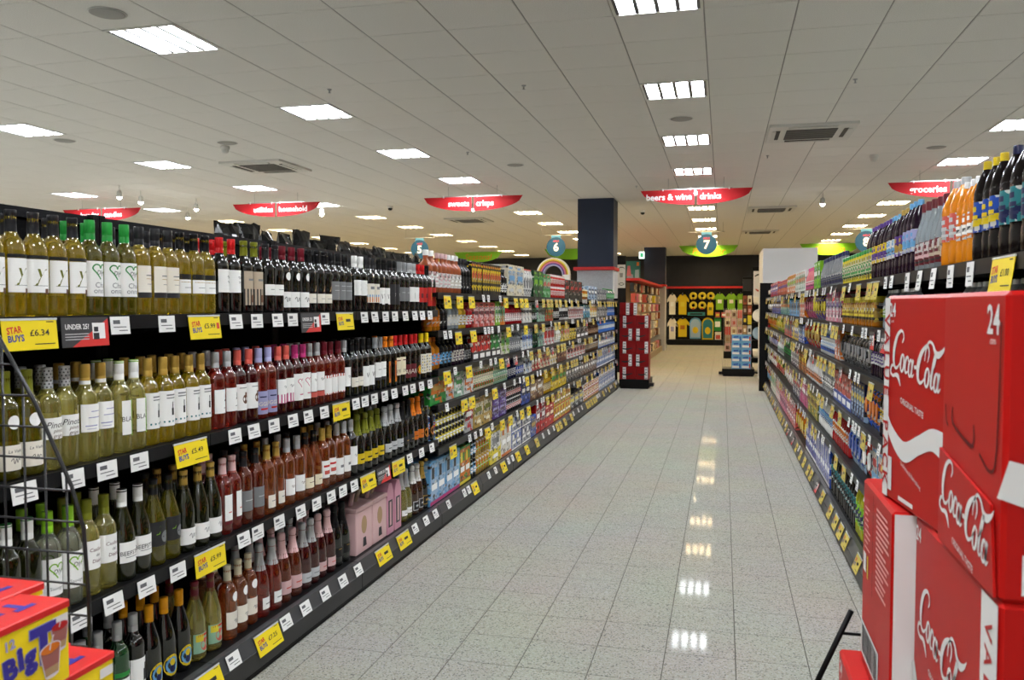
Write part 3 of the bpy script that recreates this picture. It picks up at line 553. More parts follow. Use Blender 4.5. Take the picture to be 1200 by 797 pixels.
# name: (shape, glass, cap colour, cap style, (label z0, z1, half angle, colour), prints, description)
R_, T_ = 'r', 't'
WS = {
 'y': ('bordeaux', 'straw', 'charcoal', 'foil', (.070, .165, 62, 'white'), [(T_, 'y', -.1, .55, .050, 'olive', .2), (R_, -.6, .5, .2, .215, 'grey'), (R_, .2, .55, -.04, .12, 'brown'), (R_, -1, 1, 1.02, 1.12, 'black')], 'golden white wine with green y label'),
 'heartgreen': ('bordeaux', 'olive', 'green', 'screw', (.062, .172, 66, 'white'), [('heart', 0, .72, .026, 'green'), (T_, 'Dlyr', .05, .66, .014, 'charcoal', .3), (T_, 'Char', .1, .3, .017, 'grey', 0), (T_, 'onnay', .1, .14, .017, 'grey', 0)], 'green-capped white wine with heart label'),
 'navyband': ('bordeaux', 'straw', 'charcoal', 'screw', (.078, .168, 60, 'ivory'), [(R_, -1, 1, -.2, 0, 'charcoal'), (R_, -.3, .6, .62, .66, 'grey'), (R_, -.3, .6, .5, .52, 'gold'), (R_, -.2, .5, .3, .32, 'grey')], 'white wine with dark-banded ivory label'),
 'halfwhite': ('bordeaux', 'straw', 'black', 'foil', (.078, .128, 66, 'white'), [(R_, -1, 1, 1.05, 1.4, 'black'), (R_, -.8, .8, .8, .84, 'gold'), (R_, -.5, .5, .4, .44, 'grey')], 'black-capped white wine with low white label'),
 'redcap': ('bordeaux', 'dark', 'red', 'screw', (.085, .175, 66, 'white'), [('scrawl', .2, .66, .012, 'charcoal'), ('scrawl', .2, .45, .010, 'charcoal')], 'red-capped red wine with square white label'),
 'tanlabel': ('bordeaux', 'dark', 'olive', 'foil', (.035, .175, 60, 'beige'), [(R_, -1, 1, 0, .48, 'charcoal'), (R_, -.2, .5, .08, .3, 'brown'), (R_, -.5, .5, .72, .78, 'grey')], 'dark red wine with tan and charcoal label'),
 'lowlabel': ('bordeaux', 'dark', 'charcoal', 'foil', (.078, .125, 66, 'white'), [(R_, -.4, .4, .5, .56, 'grey')], 'dark red wine with low white label'),
 'ovalneck': ('bordeaux', 'dark', 'maroon', 'screw', (.025, .095, 68, 'white'), [('scrawl', 0, .5, .024, 'charcoal'), ('spot', 0, 2.0, .016, 'white')], 'maroon-capped red wine with white neck spot'),
 'bars': ('bordeaux', 'dark', 'black', 'foil', (.045, .090, 66, 'ivory'), [('flash', 0, 1.6, .016, 'tan'), (R_, -.5, .5, .45, .5, 'grey')], 'black red-wine bottle with tan flash'),
 'greylabel': ('bordeaux', 'dark', 'black', 'screw', (.062, .155, 66, 'grey'), [(R_, -.6, .6, .75, .78, 'silver'), (R_, -.6, .6, .5, .53, 'silver')], 'dark wine with slate grey label'),
 'bigwhite': ('bordeaux', 'dark', 'white', 'screw', (.088, .170, 66, 'white'), [('scrawl', .2, .66, .009, 'grey'), ('scrawl', .2, .38, .009, 'grey')], 'white-capped red wine with white label'),
 'orangeblue': ('bordeaux', 'dark', 'charcoal', 'screw', (.05, .155, 60, 'ivory'), [(R_, -1, 1, .02, .3, 'orange'), (R_, -1, 1, .3, .42, 'sky'), (R_, -.5, .5, .7, .85, 'grey')], 'dark wine with orange and blue label'),
 'tallwhite': ('bordeaux', 'dark', 'black', 'foil', (.045, .135, 58, 'white'), [(T_, 'VV', 0, .4, .028, 'charcoal', .2), (R_, -.4, .4, -.06, 0, 'white')], 'dark wine with tall white VV label'),
 'blacklabel': ('bordeaux', 'dark', 'black', 'screw', (.04, .16, 60, 'charcoal'), [(T_, '7', .1, .45, .018, 'white', 0)], 'black bottle with charcoal label'),
 'greyone': ('bordeaux', 'dark', 'grey', 'screw', (.06, .145, 62, 'grey'), [(R_, -.5, .5, .6, .64, 'silver')], 'grey-capped wine with plain grey label'),
 'one': ('bordeaux', 'dark', 'silver', 'screw', (.058, .15, 64, 'white'), [(T_, '1', .15, .36, .036, 'black', 0)], 'silver-capped wine with white number 1 label'),
 'redstripe': ('bordeaux', 'dark', 'red', 'screw', (.055, .15, 56, 'scarlet'), [(R_, -.4, .4, .3, .6, 'maroon')], 'red-capped wine with scarlet label'),
 'redtall': ('bordeaux', 'dark', 'black', 'foil', (.03, .155, 52, 'scarlet'), [(R_, -.2, .2, .3, .7, 'orange')], 'dark wine with tall scarlet label'),
 'lavie': ('bordeaux', 'olive', 'olive', 'foil', (.028, .098, 66, 'ivory'), [(T_, 'La Vieille', .1, .74, .009, 'charcoal', .2), ('scrawl', .1, .36, .016, 'charcoal'), ('spot', 0, 1.9, .017, 'white')], 'olive white wine with low ivory label'),
 'polka': ('bordeaux', 'pale', 'silver', 'screw', (.092, .155, 66, 'white'), [(T_, 'PinotBl', .1, .62, .018, 'black', .35), (T_, 'pinot', .1, .36, .011, 'brown', .3), (T_, 'grigio', .1, .12, .011, 'brown', .3), ('dots',)], 'white wine with black-dotted silver cap'),
 'bluelines': ('bordeaux', 'pale', 'gold', 'screw', (.092, .178, 66, 'white'), [(R_, -.7, .2, .2, .24, 'lilac'), (R_, -.5, .6, .5, .53, 'lilac'), (R_, -.3, .5, .72, .75, 'lilac'), (R_, -.6, .1, .1, .12, 'lilac'), ('capring', 'white')], 'gold-capped white wine with pale blue lines'),
 'bla': ('bordeaux', 'pale', 'white', 'screw', (.06, .172, 30, 'white'), [(T_, 'BLA', -.1, .44, .016, 'charcoal', 0), (R_, .95, 1.7, -.05, 1.03, 'lime'), ('captop', 'lime')], 'white-capped white wine with lime stripe'),
 'tower': ('bordeaux', 'straw', 'gold', 'screw', (.058, .182, 66, 'white'), [(R_, -1, 1, .1, .15, 'teal'), (R_, .05, .3, .3, .5, 'charcoal'), (R_, .12, .22, .5, .68, 'charcoal'), (R_, -.4, .5, .86, .9, 'grey'), (R_, -.4, .5, .78, .81, 'grey')], 'gold-capped white wine with tower label'),
 'tophat': ('bordeaux', 'rose', 'silver', 'screw', (.062, .155, 60, 'white'), [(R_, .15, .75, .5, .56, 'black'), (R_, .3, .6, .56, .78, 'black'), (R_, 0, .7, .2, .23, 'grey')], 'silver-capped rose wine with top hat label'),
 'face': ('bordeaux', 'ruby', 'coral', 'screw', (.055, .162, 66, 'white'), [('spot', .2, .42, .017, 'brown'), (R_, .1, .45, .5, .68, 'brown'), (R_, -.5, .4, .84, .87, 'grey')], 'coral-capped rose wine with brown figure label'),
 'juggle': ('bordeaux', 'rose', 'lilac', 'screw', (.02, .118, 66, 'lilac'), [(T_, 'JUGGLERS', 0, .42, .017, 'cream', 0), (R_, -.5, .6, .18, .26, 'scarlet'), (R_, -.6, .2, .72, .78, 'navy')], 'lilac-capped rose wine with lilac jugglers label'),
 'pinkoval': ('bordeaux', 'ruby', 'coral', 'screw', (.05, .155, 64, 'white'), [(R_, -1, 1, -.02, .36, 'magenta'), ('scrawl', .1, .66, .014, 'charcoal')], 'coral-capped rose wine with pink lower label'),
 'pinkheart': ('bordeaux', 'ruby', 'magenta', 'screw', (.045, .168, 64, 'white'), [('heart', 0, .66, .022, 'pink'), (R_, -.3, .4, .2, .24, 'pink')], 'magenta-capped rose wine with pink heart label'),
 'whiteround': ('bordeaux', 'rose', 'silver', 'screw', (.07, .16, 50, 'white'), [('scrawl', 0, .6, .014, 'charcoal'), (R_, -1, 1, -.3, -.04, 'coral')], 'silver-capped rose wine with white and coral label'),
 'maroonrose': ('bordeaux', 'rose', 'maroon', 'screw', (.04, .135, 60, 'white'), [(R_, -1, 1, .86, 1, 'coral'), (R_, -1, 1, 0, .06, 'coral')], 'maroon-capped rose wine with coral-edged label'),
 'silverred': ('bordeaux', 'dark', 'silver', 'screw', (.06, .16, 62, 'white'), [('scrawl', 0, .5, .016, 'grey')], 'silver-capped red wine with white label'),
 'blackwhite': ('bordeaux', 'dark', 'black', 'foil', (.05, .10, 64, 'ivory'), [(R_, -.5, .5, .5, .55, 'grey')], 'black-capped red wine with ivory strip label'),
 'vlabel': ('bordeaux', 'dark', 'black', 'screw', (.04, .15, 60, 'white'), [(T_, 'W', 0, .5, .028, 'charcoal', .1)], 'black-capped red wine with white W label'),
 'squarewhite': ('bordeaux', 'dark', 'grey', 'screw', (.075, .16, 60, 'white'), [(R_, -1, 1, -.2, 0, 'charcoal'), (R_, -.5, .5, .5, .54, 'grey')], 'grey-capped red wine with square white label'),
 'orangestripe': ('bordeaux', 'dark', 'orange', 'foil', (.03, .155, 14, 'orange'), [(R_, -.4, .4, .2, .8, 'maroon')], 'dark wine with thin orange stripe label'),
 'year': ('bordeaux', 'dark', 'red', 'screw', (.06, .168, 64, 'cream'), [(T_, '1971', .1, .2, .022, 'charcoal', 0), (R_, -.6, .6, .8, .86, 'maroon')], 'red-capped wine with cream 1971 label'),
 'redlabel': ('bordeaux', 'dark', 'red', 'screw', (.03, .115, 64, 'maroon'), [(T_, 'ARA', 0, .4, .028, 'ivory', 0)], 'red-capped wine with maroon ARA label'),
 'roundorange': ('bordeaux', 'dark', 'red', 'screw', (.05, .052, 20, 'black'), [('spot', 0, 10, .026, 'orange'), ('spot2', 0, 10, .017, 'yellow')], 'red-capped wine with round orange label'),
 'pattern': ('bordeaux', 'dark', 'yellow', 'screw', (.04, .165, 64, 'ivory'), [('dots2',)], 'yellow-capped wine with dotted ivory label'),
 'whitecap': ('bordeaux', 'moss', 'white', 'screw', (.05, .11, 64, 'ivory'), [(R_, -.5, .5, .5, .55, 'grey'), ('captop', 'green')], 'white-capped dark green wine with green top'),
 'heartlime': ('bordeaux', 'clear', 'lime', 'screw', (.055, .165, 66, 'white'), [('heart', 0, .68, .024, 'lime'), (T_, 'Dlyr', .05, .62, .014, 'charcoal', .3), (T_, 'Sauvignon', .1, .18, .010, 'grey', 0)], 'lime-capped clear white wine with heart label'),
 'casill': ('bordeaux', 'pale', 'olive', 'screw', (.085, .175, 66, 'white'), [(T_, 'Casillero', .1, .66, .011, 'maroon', .1), (T_, 'del', .1, .46, .009, 'charcoal', .1), (T_, 'Diablo', .1, .26, .011, 'maroon', .1)], 'olive-capped pale white wine with white label'),
 'beef': ('burgundy', 'moss', 'white', 'screw', (.062, .13, 66, 'white'), [(T_, 'BEEFSTEAK', .05, .42, .014, 'charcoal', 0), (R_, -.6, .6, .24, .27, 'grey'), ('capfoot', 'black')], 'white-capped burgundy bottle with BEEFSTEAK label'),
 'yellowblack': ('burgundy', 'olive', 'black', 'foil', (.07, .155, 60, 'charcoal'), [('flash', -.3, .7, .02, 'lime'), ('spot', .3, .35, .018, 'grey')], 'black-necked olive bottle with dark leaf label'),
 'goldneck': ('burgundy', 'moss', 'gold', 'foil', (.03, .09, 66, 'white'), [('scrawl', .2, .5, .02, 'grey')], 'gold-necked dark bottle with low white label'),
 'rosevert': ('bordeaux', 'rose', 'blush', 'foil', (.055, .158, 34, 'white'), [(R_, -.3, .5, .3, .34, 'coral'), (R_, -1, 1, -.14, -.02, 'maroon')], 'blush-capped rose wine with narrow white label'),
 'greyrose': ('bordeaux', 'copper', 'charcoal', 'foil', (.055, .14, 64, 'grey'), [(R_, -.5, .5, .5, .54, 'silver')], 'dark-capped rose wine with grey label'),
 'goldrose': ('bordeaux', 'salmon', 'gold', 'foil', (.03, .085, 50, 'ivory'), [(R_, -.5, .5, .5, .56, 'grey')], 'gold-capped salmon rose with low ivory label'),
 'silverrose': ('bordeaux', 'salmon', 'silver', 'screw', (.045, .12, 64, 'white'), [('scrawl', 0, .5, .014, 'brown')], 'silver-capped salmon rose with white label'),
 'amberlow': ('burgundy', 'salmon', 'black', 'foil', (.04, .09, 58, 'cream'), [(R_, -.5, .5, .5, .56, 'brown')], 'dark-capped amber bottle with cream label'),
 'redprint': ('bordeaux', 'salmon', 'gold', 'screw', (.055, .14, 66, 'white'), [(R_, -.7, .7, .62, .74, 'scarlet'), (R_, -.6, .6, .2, .42, 'coral')], 'gold-capped rose with red-printed white label'),
 'whiterose': ('bordeaux', 'salmon', 'silver', 'screw', (.04, .125, 64, 'white'), [(R_, -.4, .5, .4, .56, 'grey')], 'silver-capped rose with tall white label'),
 'prosecco': ('champagne', 'dark', 'olive', 'champ', (.05, .105, 66, 'yellow'), [(R_, -.5, .5, .35, .5, 'black'), (R_, -1, 1, 0, .08, 'gold')], 'sparkling wine with bright yellow label'),
 'silverfizz': ('champagne', 'dark', 'silver', 'champ', (.05, .10, 62, 'silver'), [(R_, -.5, .5, .4, .5, 'charcoal')], 'silver-foiled dark sparkling wine'),
 'blackfizz': ('champagne', 'dark', 'black', 'champ', (.05, .10, 50, 'charcoal'), [(R_, -.5, .5, .4, .5, 'gold')], 'black-foiled dark sparkling wine'),
 'orangefizz': ('champagne', 'dark', 'orange', 'champ', (.05, .105, 62, 'orange'), [(R_, -.5, .5, .4, .5, 'brown')], 'orange-foiled sparkling wine with orange label'),
 'yellowspot': ('champagne', 'dark', 'black', 'foil', (.05, .053, 20, 'black'), [('spot', 0, 10, .028, 'amber'), ('neckband', 'yellow')], 'black sparkling wine with amber round label'),
 'greycap': ('bordeaux', 'bottle', 'silver', 'screw', (.04, .115, 64, 'white'), [(R_, -.2, .4, .3, .6, 'charcoal'), (R_, -1, 1, 1.1, 1.3, 'green')], 'silver-capped green bottle with building label'),
 'silverblack': ('bordeaux', 'dark', 'silver', 'screw', (.05, .15, 64, 'white'), [(R_, .1, .6, .2, .6, 'charcoal'), (R_, .25, .45, .6, .8, 'charcoal')], 'silver-capped black bottle with building label'),
 'yellowcap': ('burgundy', 'dark', 'marigold', 'screw', (.09, .092, 20, 'black'), [('spot', 0, -15, .034, 'yellow'), ('spot2', 0, -15, .026, 'sky'), ('spot3', 0, -21, .012, 'navy'), ('spot4', 0, -9, .011, 'yellow')], 'amber-capped dark bottle with round blue label'),
 'fruit': ('burgundy', 'pale', 'maroon', 'foil', (.03, .105, 64, 'mint'), [('spot', .1, .4, .022, 'coral'), (R_, -.8, -.1, .6, .95, 'lemon'), (R_, -.6, .4, .84, .96, 'scarlet')], 'maroon-capped pale wine with fruit label'),
 'creamrose': ('bordeaux', 'salmon', 'cream', 'foil', (.045, .115, 66, 'ivory'), [('scrawl', .2, .4, .018, 'charcoal'), ('spot', 0, 1.85, .017, 'white')], 'cream-capped rose with white neck spot'),
 'pinkfizz': ('champagne', 'rose', 'silver', 'champ', (.035, .085, 40, 'white'), [(R_, -.5, .5, .4, .5, 'grey')], 'silver-foiled pink sparkling wine'),
 'blushfizz': ('champagne', 'copper', 'blush', 'champ', (.04, .10, 60, 'blush'), [(R_, -.5, .5, .4, .5, 'coral')], 'blush-foiled copper sparkling wine'),
 'silverpink': ('champagne', 'ruby', 'silver', 'champ', (.035, .08, 58, 'silver'), [(R_, -.5, .5, .4, .5, 'grey')], 'silver-foiled ruby sparkling wine'),
 'pinkdark': ('champagne', 'ruby', 'blush', 'champ', (.035, .08, 58, 'blush'), [(R_, -.5, .5, .4, .5, 'coral')], 'blush-foiled ruby sparkling wine'),
 'noir': ('champagne', 'dark', 'black', 'champ', (.05, .10, 40, 'black'), [(R_, -.4, .4, .8, .86, 'gold')], 'plain black sparkling wine bottle'),
 'clearfizz': ('champagne', 'pale', 'silver', 'champ', (.04, .075, 50, 'white'), [(R_, -.4, .4, .4, .5, 'grey')], 'silver-foiled pale sparkling wine'),
 'darkframe': ('champagne', 'dark', 'gold', 'champ', (.03, .09, 46, 'gold'), [(R_, -.86, .86, .08, .92, 'black'), (R_, -.4, .4, .4, .6, 'gold')], 'gold-foiled dark sparkling wine with framed label'),
 'darkframe2': ('champagne', 'brownglass', 'white', 'champ', (.03, .09, 46, 'silver'), [(R_, -.86, .86, .08, .92, 'black'), (R_, -.4, .4, .4, .6, 'silver')], 'white-foiled brown sparkling wine with framed label'),
}
GL['bottle'] = glass('bottle_green', (24, 70, 34), .2)
WM = {}
def wine_mesh(st):
    if st in WM: return WM[st]
    shape, gl, cap, capst, (z0, z1, ha, lc), prints, desc = WS[st]
    pts, R, H = PROF[shape]; M = {}
    sp = [(r, z) for r, z, _ in catmull([(r, z, 0) for r, z in pts[4:]], 3)]; M['body'] = MB().lathe(pts[:4] + sp, GL[gl], 20).mesh('body')
    cp = CAPS[capst]; cm = mat('cap_' + cap, PAL[cap], rough=.34, spec=.3, metal=.35 if cap in ('gold', 'silver') else 0.)
    M['cap'] = (b := MB()).lathe(cp, cm, 14).mesh('cap')
    a = math.radians(ha); rr = R + .0004
    M['label'] = MB().lathe([(rr, z0), (rr, z1)], paint(lc, .55), 12, a0=-a, a1=a).mesh('label')
    p = MB(); r2 = R + .0009; hz = z1 - z0; hw = a * r2; cpnt = []
    pl = lambda u0, v0: (lambda u, v: (r2 * math.cos((u0 + u) / r2), r2 * math.sin((u0 + u) / r2), v0 + v))
    def rad(z):
        for (ra, za), (rb, zb) in zip(pts, pts[1:]):
            if za <= z <= zb and zb > za: return ra + (rb - ra) * (z - za) / (zb - za)
        return R
    def disc(u, v, s, m, lift=.0009):
        vs = [(0, 0)] + [(s * math.cos(2 * PI * k / 14), s * 1.15 * math.sin(2 * PI * k / 14)) for k in range(14)]
        P = []
        for du, dv in vs:
            z = v + dv; q = rad(z) + lift; P.append((q * math.cos((u + du) / R), q * math.sin((u + du) / R), z))
        p.add(P, [(0, k + 1, (k + 1) % 14 + 1) for k in range(14)], m)
    cap_extra = MB()
    for k, q in enumerate(prints):
        if q[0] == 'r':
            _, u0, u1, v0, v1, c = q; p.lathe([(r2 + k * .00004, z0 + v0 * hz), (r2 + k * .00004, z0 + v1 * hz)], paint(c, .55), 5, a0=u0 * a, a1=u1 * a)
        elif q[0] == 't':
            _, s, u, v, h, c, sh = q; put_text(p, s, paint(c, .55), pl(u * hw, z0 + v * hz - h / 3), h=h, shear=sh)
        elif q[0] == 'heart':
            _, u, v, s, c = q; ribbon(p, [(x * s, y * s, .16 * s) for x, y in ((.5, .0), (1, .5), (.7, .95), (.2, .9), (0, .55), (-.2, .9), (-.7, .95), (-1, .5), (-.5, -.1), (0, -.8))], paint(c, .55), pl(u * hw, z0 + v * hz - s * .2))
        elif q[0] == 'scrawl':
            _, u, v, s, c = q; ribbon(p, [(x * s, y * s, .12 * s) for x, y in ((-1, .1), (-.6, .5), (-.4, -.4), (0, .4), (.2, -.3), (.5, .3), (1, 0))], paint(c, .55), pl(u * hw, z0 + v * hz))
        elif q[0].startswith('spot'):
            _, u, v, s, c = q; disc(u * hw, z0 + v * (hz if abs(v) < 9 else .002) + (0 if abs(v) < 9 or v > 0 else .0), s, paint(c, .55), .0009 + .0003 * k)
        elif q[0] == 'flash':
            _, u, v, s, c = q; z = z0 + v * hz
            for dz in (0,): p.add([((rad(z + y * s) + .001) * math.cos((u * hw + x * s) / R), (rad(z + y * s) + .001) * math.sin((u * hw + x * s) / R), z + y * s) for x, y in ((-.5, -1), (.1, -.9), (.7, 1), (.2, .5))], [(0, 1, 2, 3)], paint(c, .5))
        elif q[0] == 'dots':
            for ri in range(6):
                for ai in range(9):
                    aa = 2 * PI * (ai + .5 * (ri % 2)) / 9; z = .244 + ri * .0095
                    cap_extra.add([(.0164 * math.cos(aa + dx), .0164 * math.sin(aa + dx), z + dz) for dx, dz in ((-.13, -.0022), (.13, -.0022), (.13, .0022), (-.13, .0022))], [(0, 1, 2, 3)], paint('black', .5))
        elif q[0] == 'dots2':
            for ri in range(6):
                for ai in range(5): p.lathe([(r2, z0 + (.08 + ri * .15) * hz), (r2, z0 + (.16 + ri * .15) * hz)], paint(('yellow', 'charcoal', 'grey')[(ri + ai) % 3]), 1, a0=a * (-.8 + .36 * ai), a1=a * (-.66 + .36 * ai))
        elif q[0] == 'capring': cap_extra.lathe([(.0164, .237), (.0164, .250)], paint(q[1]), 14)
        elif q[0] == 'captop': cap_extra.lathe([(.0164, .294), (.0154, .3016), (0, .3016)], paint(q[1]), 14)
        elif q[0] == 'capfoot': cap_extra.lathe([(.0164, .292), (.0154, .3016), (0, .3016)], paint(q[1]), 14)
        elif q[0] == 'neckband': cap_extra.lathe([(.0278, .208), (.0205, .236)], paint(q[1]), 14)
    M['print'] = p.mesh('print') if p.v else None
    M['cap_band'] = cap_extra.mesh('cap_band') if cap_extra.v else None
    WM[st] = M; return M
def wine(st, x, y, z, shelf, row, rz=None):
    M = wine_mesh(st); desc = WS[st][6]
    if ' bottle' not in desc: desc += ' bottle' if len(desc.split()) < 6 else ''
    lab = '%s %s from near end, %s%s' % (nth((desc, shelf, row)), desc, shelf, ', back row' if row else '')
    if len(lab.split()) > 16: lab = lab.replace(' from near end', '')
    t = thing('wine_bottle', lab, 'wine bottle', (x, y, z), random.uniform(-.22, .1) if rz is None else rz, group='wine bottles on the ' + shelf)
    ob('body', M['body'], t); c = ob('cap', M['cap'], t)
    if M['cap_band']: ob('cap_band', M['cap_band'], c)
    l = ob('label', M['label'], t)
    if M['print']: ob('print', M['print'], l)
WINES = {3: [('y', [-12, 13, 38, 62, 84.5]), ('heartgreen', [102, 123.5, 144.5]), ('navyband', [163.6, 178.8, 194]), ('halfwhite', [210, 224, 240.5]), ('redcap', [256, 271]), ('tanlabel', [286, 298]), ('lowlabel', [311, 321.7]), ('ovalneck', [331.7, 342, 352]), ('bars', [362.5, 370.7, 380]), ('greylabel', [388, 396, 404.5]),
        ('bigwhite', [415, 423]), ('orangeblue', [430, 437]), ('tallwhite', [443.5, 450]), ('blacklabel', [456, 462]), ('greyone', [467.5, 473]), ('one', [479, 484.5]), ('redstripe', [490, 495]), ('redtall', [500, 504.5])],
    2: [('lavie', [-22, 2, 26]), ('polka', [50, 72]), ('bluelines', [95, 115.5]), ('bla', [135.5, 154.5]), ('tower', [173, 188, 204, 220, 236]), ('tophat', [252, 265.5]), ('face', [279, 291]), ('juggle', [302.5, 313.5]), ('pinkoval', [325, 335]), ('pinkheart', [344.5, 354]), ('whiteround', [363, 371.5]), ('maroonrose', [380, 388, 396]), ('silverred', [403.5]),
        ('blackwhite', [411, 418]), ('vlabel', [425, 432]), ('squarewhite', [438.5, 445]), ('orangestripe', [451, 457]), ('year', [463, 469]), ('redlabel', [475.5, 481]), ('roundorange', [487]), ('pattern', [493, 499])],
    1: [('whitecap', [-20, 3, 30]), ('heartlime', [56.5, 80]), ('casill', [102.6, 121]), ('beef', [141, 160]), ('yellowblack', [179.5, 196]), ('goldneck', [212, 227.6, 242]), ('rosevert', [258, 272]), ('greyrose', [286.5, 299]), ('goldrose', [311.5, 323.5]), ('silverrose', [336, 347.5]), ('amberlow', [358, 368]), ('redprint', [377, 386]), ('whiterose', [394.5, 402.5]), ('silverred', [409.5]),
        ('prosecco', [418, 426, 434, 442]), ('silverfizz', [449.5, 457, 464]), ('blackfizz', [470.5, 477]), ('orangefizz', [483, 489]), ('yellowspot', [495, 500.5])],
    0: [('silverred', [60, 80, 101, 124]), ('greycap', [146]), ('silverblack', [165]), ('yellowcap', [182.5, 200, 217.5]), ('fruit', [236, 254]), ('creamrose', [272, 284.5, 298]), ('pinkfizz', [311, 324]), ('blushfizz', [336, 348]), ('silverpink', [359, 369]), ('pinkdark', [378.5, 388]), ('noir', [397.5, 406]), ('clearfizz', [474, 480]), ('darkframe2', [486.5, 492]), ('darkframe', [497.5, 503])]}
NW = 0
for lv, runs in WINES.items():
    z = WINE_Z[lv]; ys = []; last = -9
    for st, px in runs:
        R = PROF[WS[st][0]][1]
        for x in px:
            y = ypx(x, z + .12, LF - .07); y = max(y, last + R + .0015); last = y + R; ys.append((st, y, R))
    prevs = None
    for st, y, R in ys:
        wine(st, LF - .055 - (.04 if lv == 0 else .015) + random.uniform(-.005, .005), y, z, SHN[3][lv], 0); NW += 1
    last = -9
    for k, (st, y, R) in enumerate(ys):           # the row behind the front one
        if y > 4.75 or random.random() < .07: continue
        y2 = max(y + random.uniform(-.012, .012), last + R + .0015); last = y2 + R
        wine(st, LF - .17 - (.04 if lv == 0 else .0) + random.uniform(-.01, .01), y2, z, SHN[3][lv], 1); NW += 1
print('wine bottles', NW)
# ------------------------------------------------------------------ other shelf goods
NICE = dict(bottle_green='dark green', pale_blue='pale blue')
def cn(c): return NICE.get(c, c.replace('_', ' '))
LIQ = dict(cola=(14, 8, 8), amberl=(196, 120, 20), orangel=(232, 140, 20), limel=(190, 196, 40), yellowl=(238, 200, 20), waterl=(190, 200, 206), purplel=(30, 12, 30), copperl=(150, 78, 46), brownl=(60, 30, 14), greenl=(24, 66, 40), redl=(150, 20, 24), pinkl=(226, 130, 140), navyl=(22, 26, 60), whitel=(222, 222, 220), blackl=(14, 14, 16), silverl=(160, 164, 168), bluel=(60, 110, 190), goldl=(190, 150, 40))
LN = dict(cola='black cola', amberl='amber', orangel='orange', limel='lime-yellow', yellowl='yellow', waterl='clear', purplel='dark purple', copperl='copper', brownl='brown', greenl='dark green', redl='red', pinkl='pink', navyl='navy', whitel='white', blackl='black', silverl='silver', bluel='blue', goldl='gold')
def liq(c):
    tr = {'waterl': .6, 'amberl': .35, 'orangel': .2, 'limel': .3, 'yellowl': .2, 'pinkl': .3, 'silverl': .5}.get(c, 0.)
    return mat('liquid_' + c, LIQ[c], .12, trans=tr, ior=1.36)
PM = {}
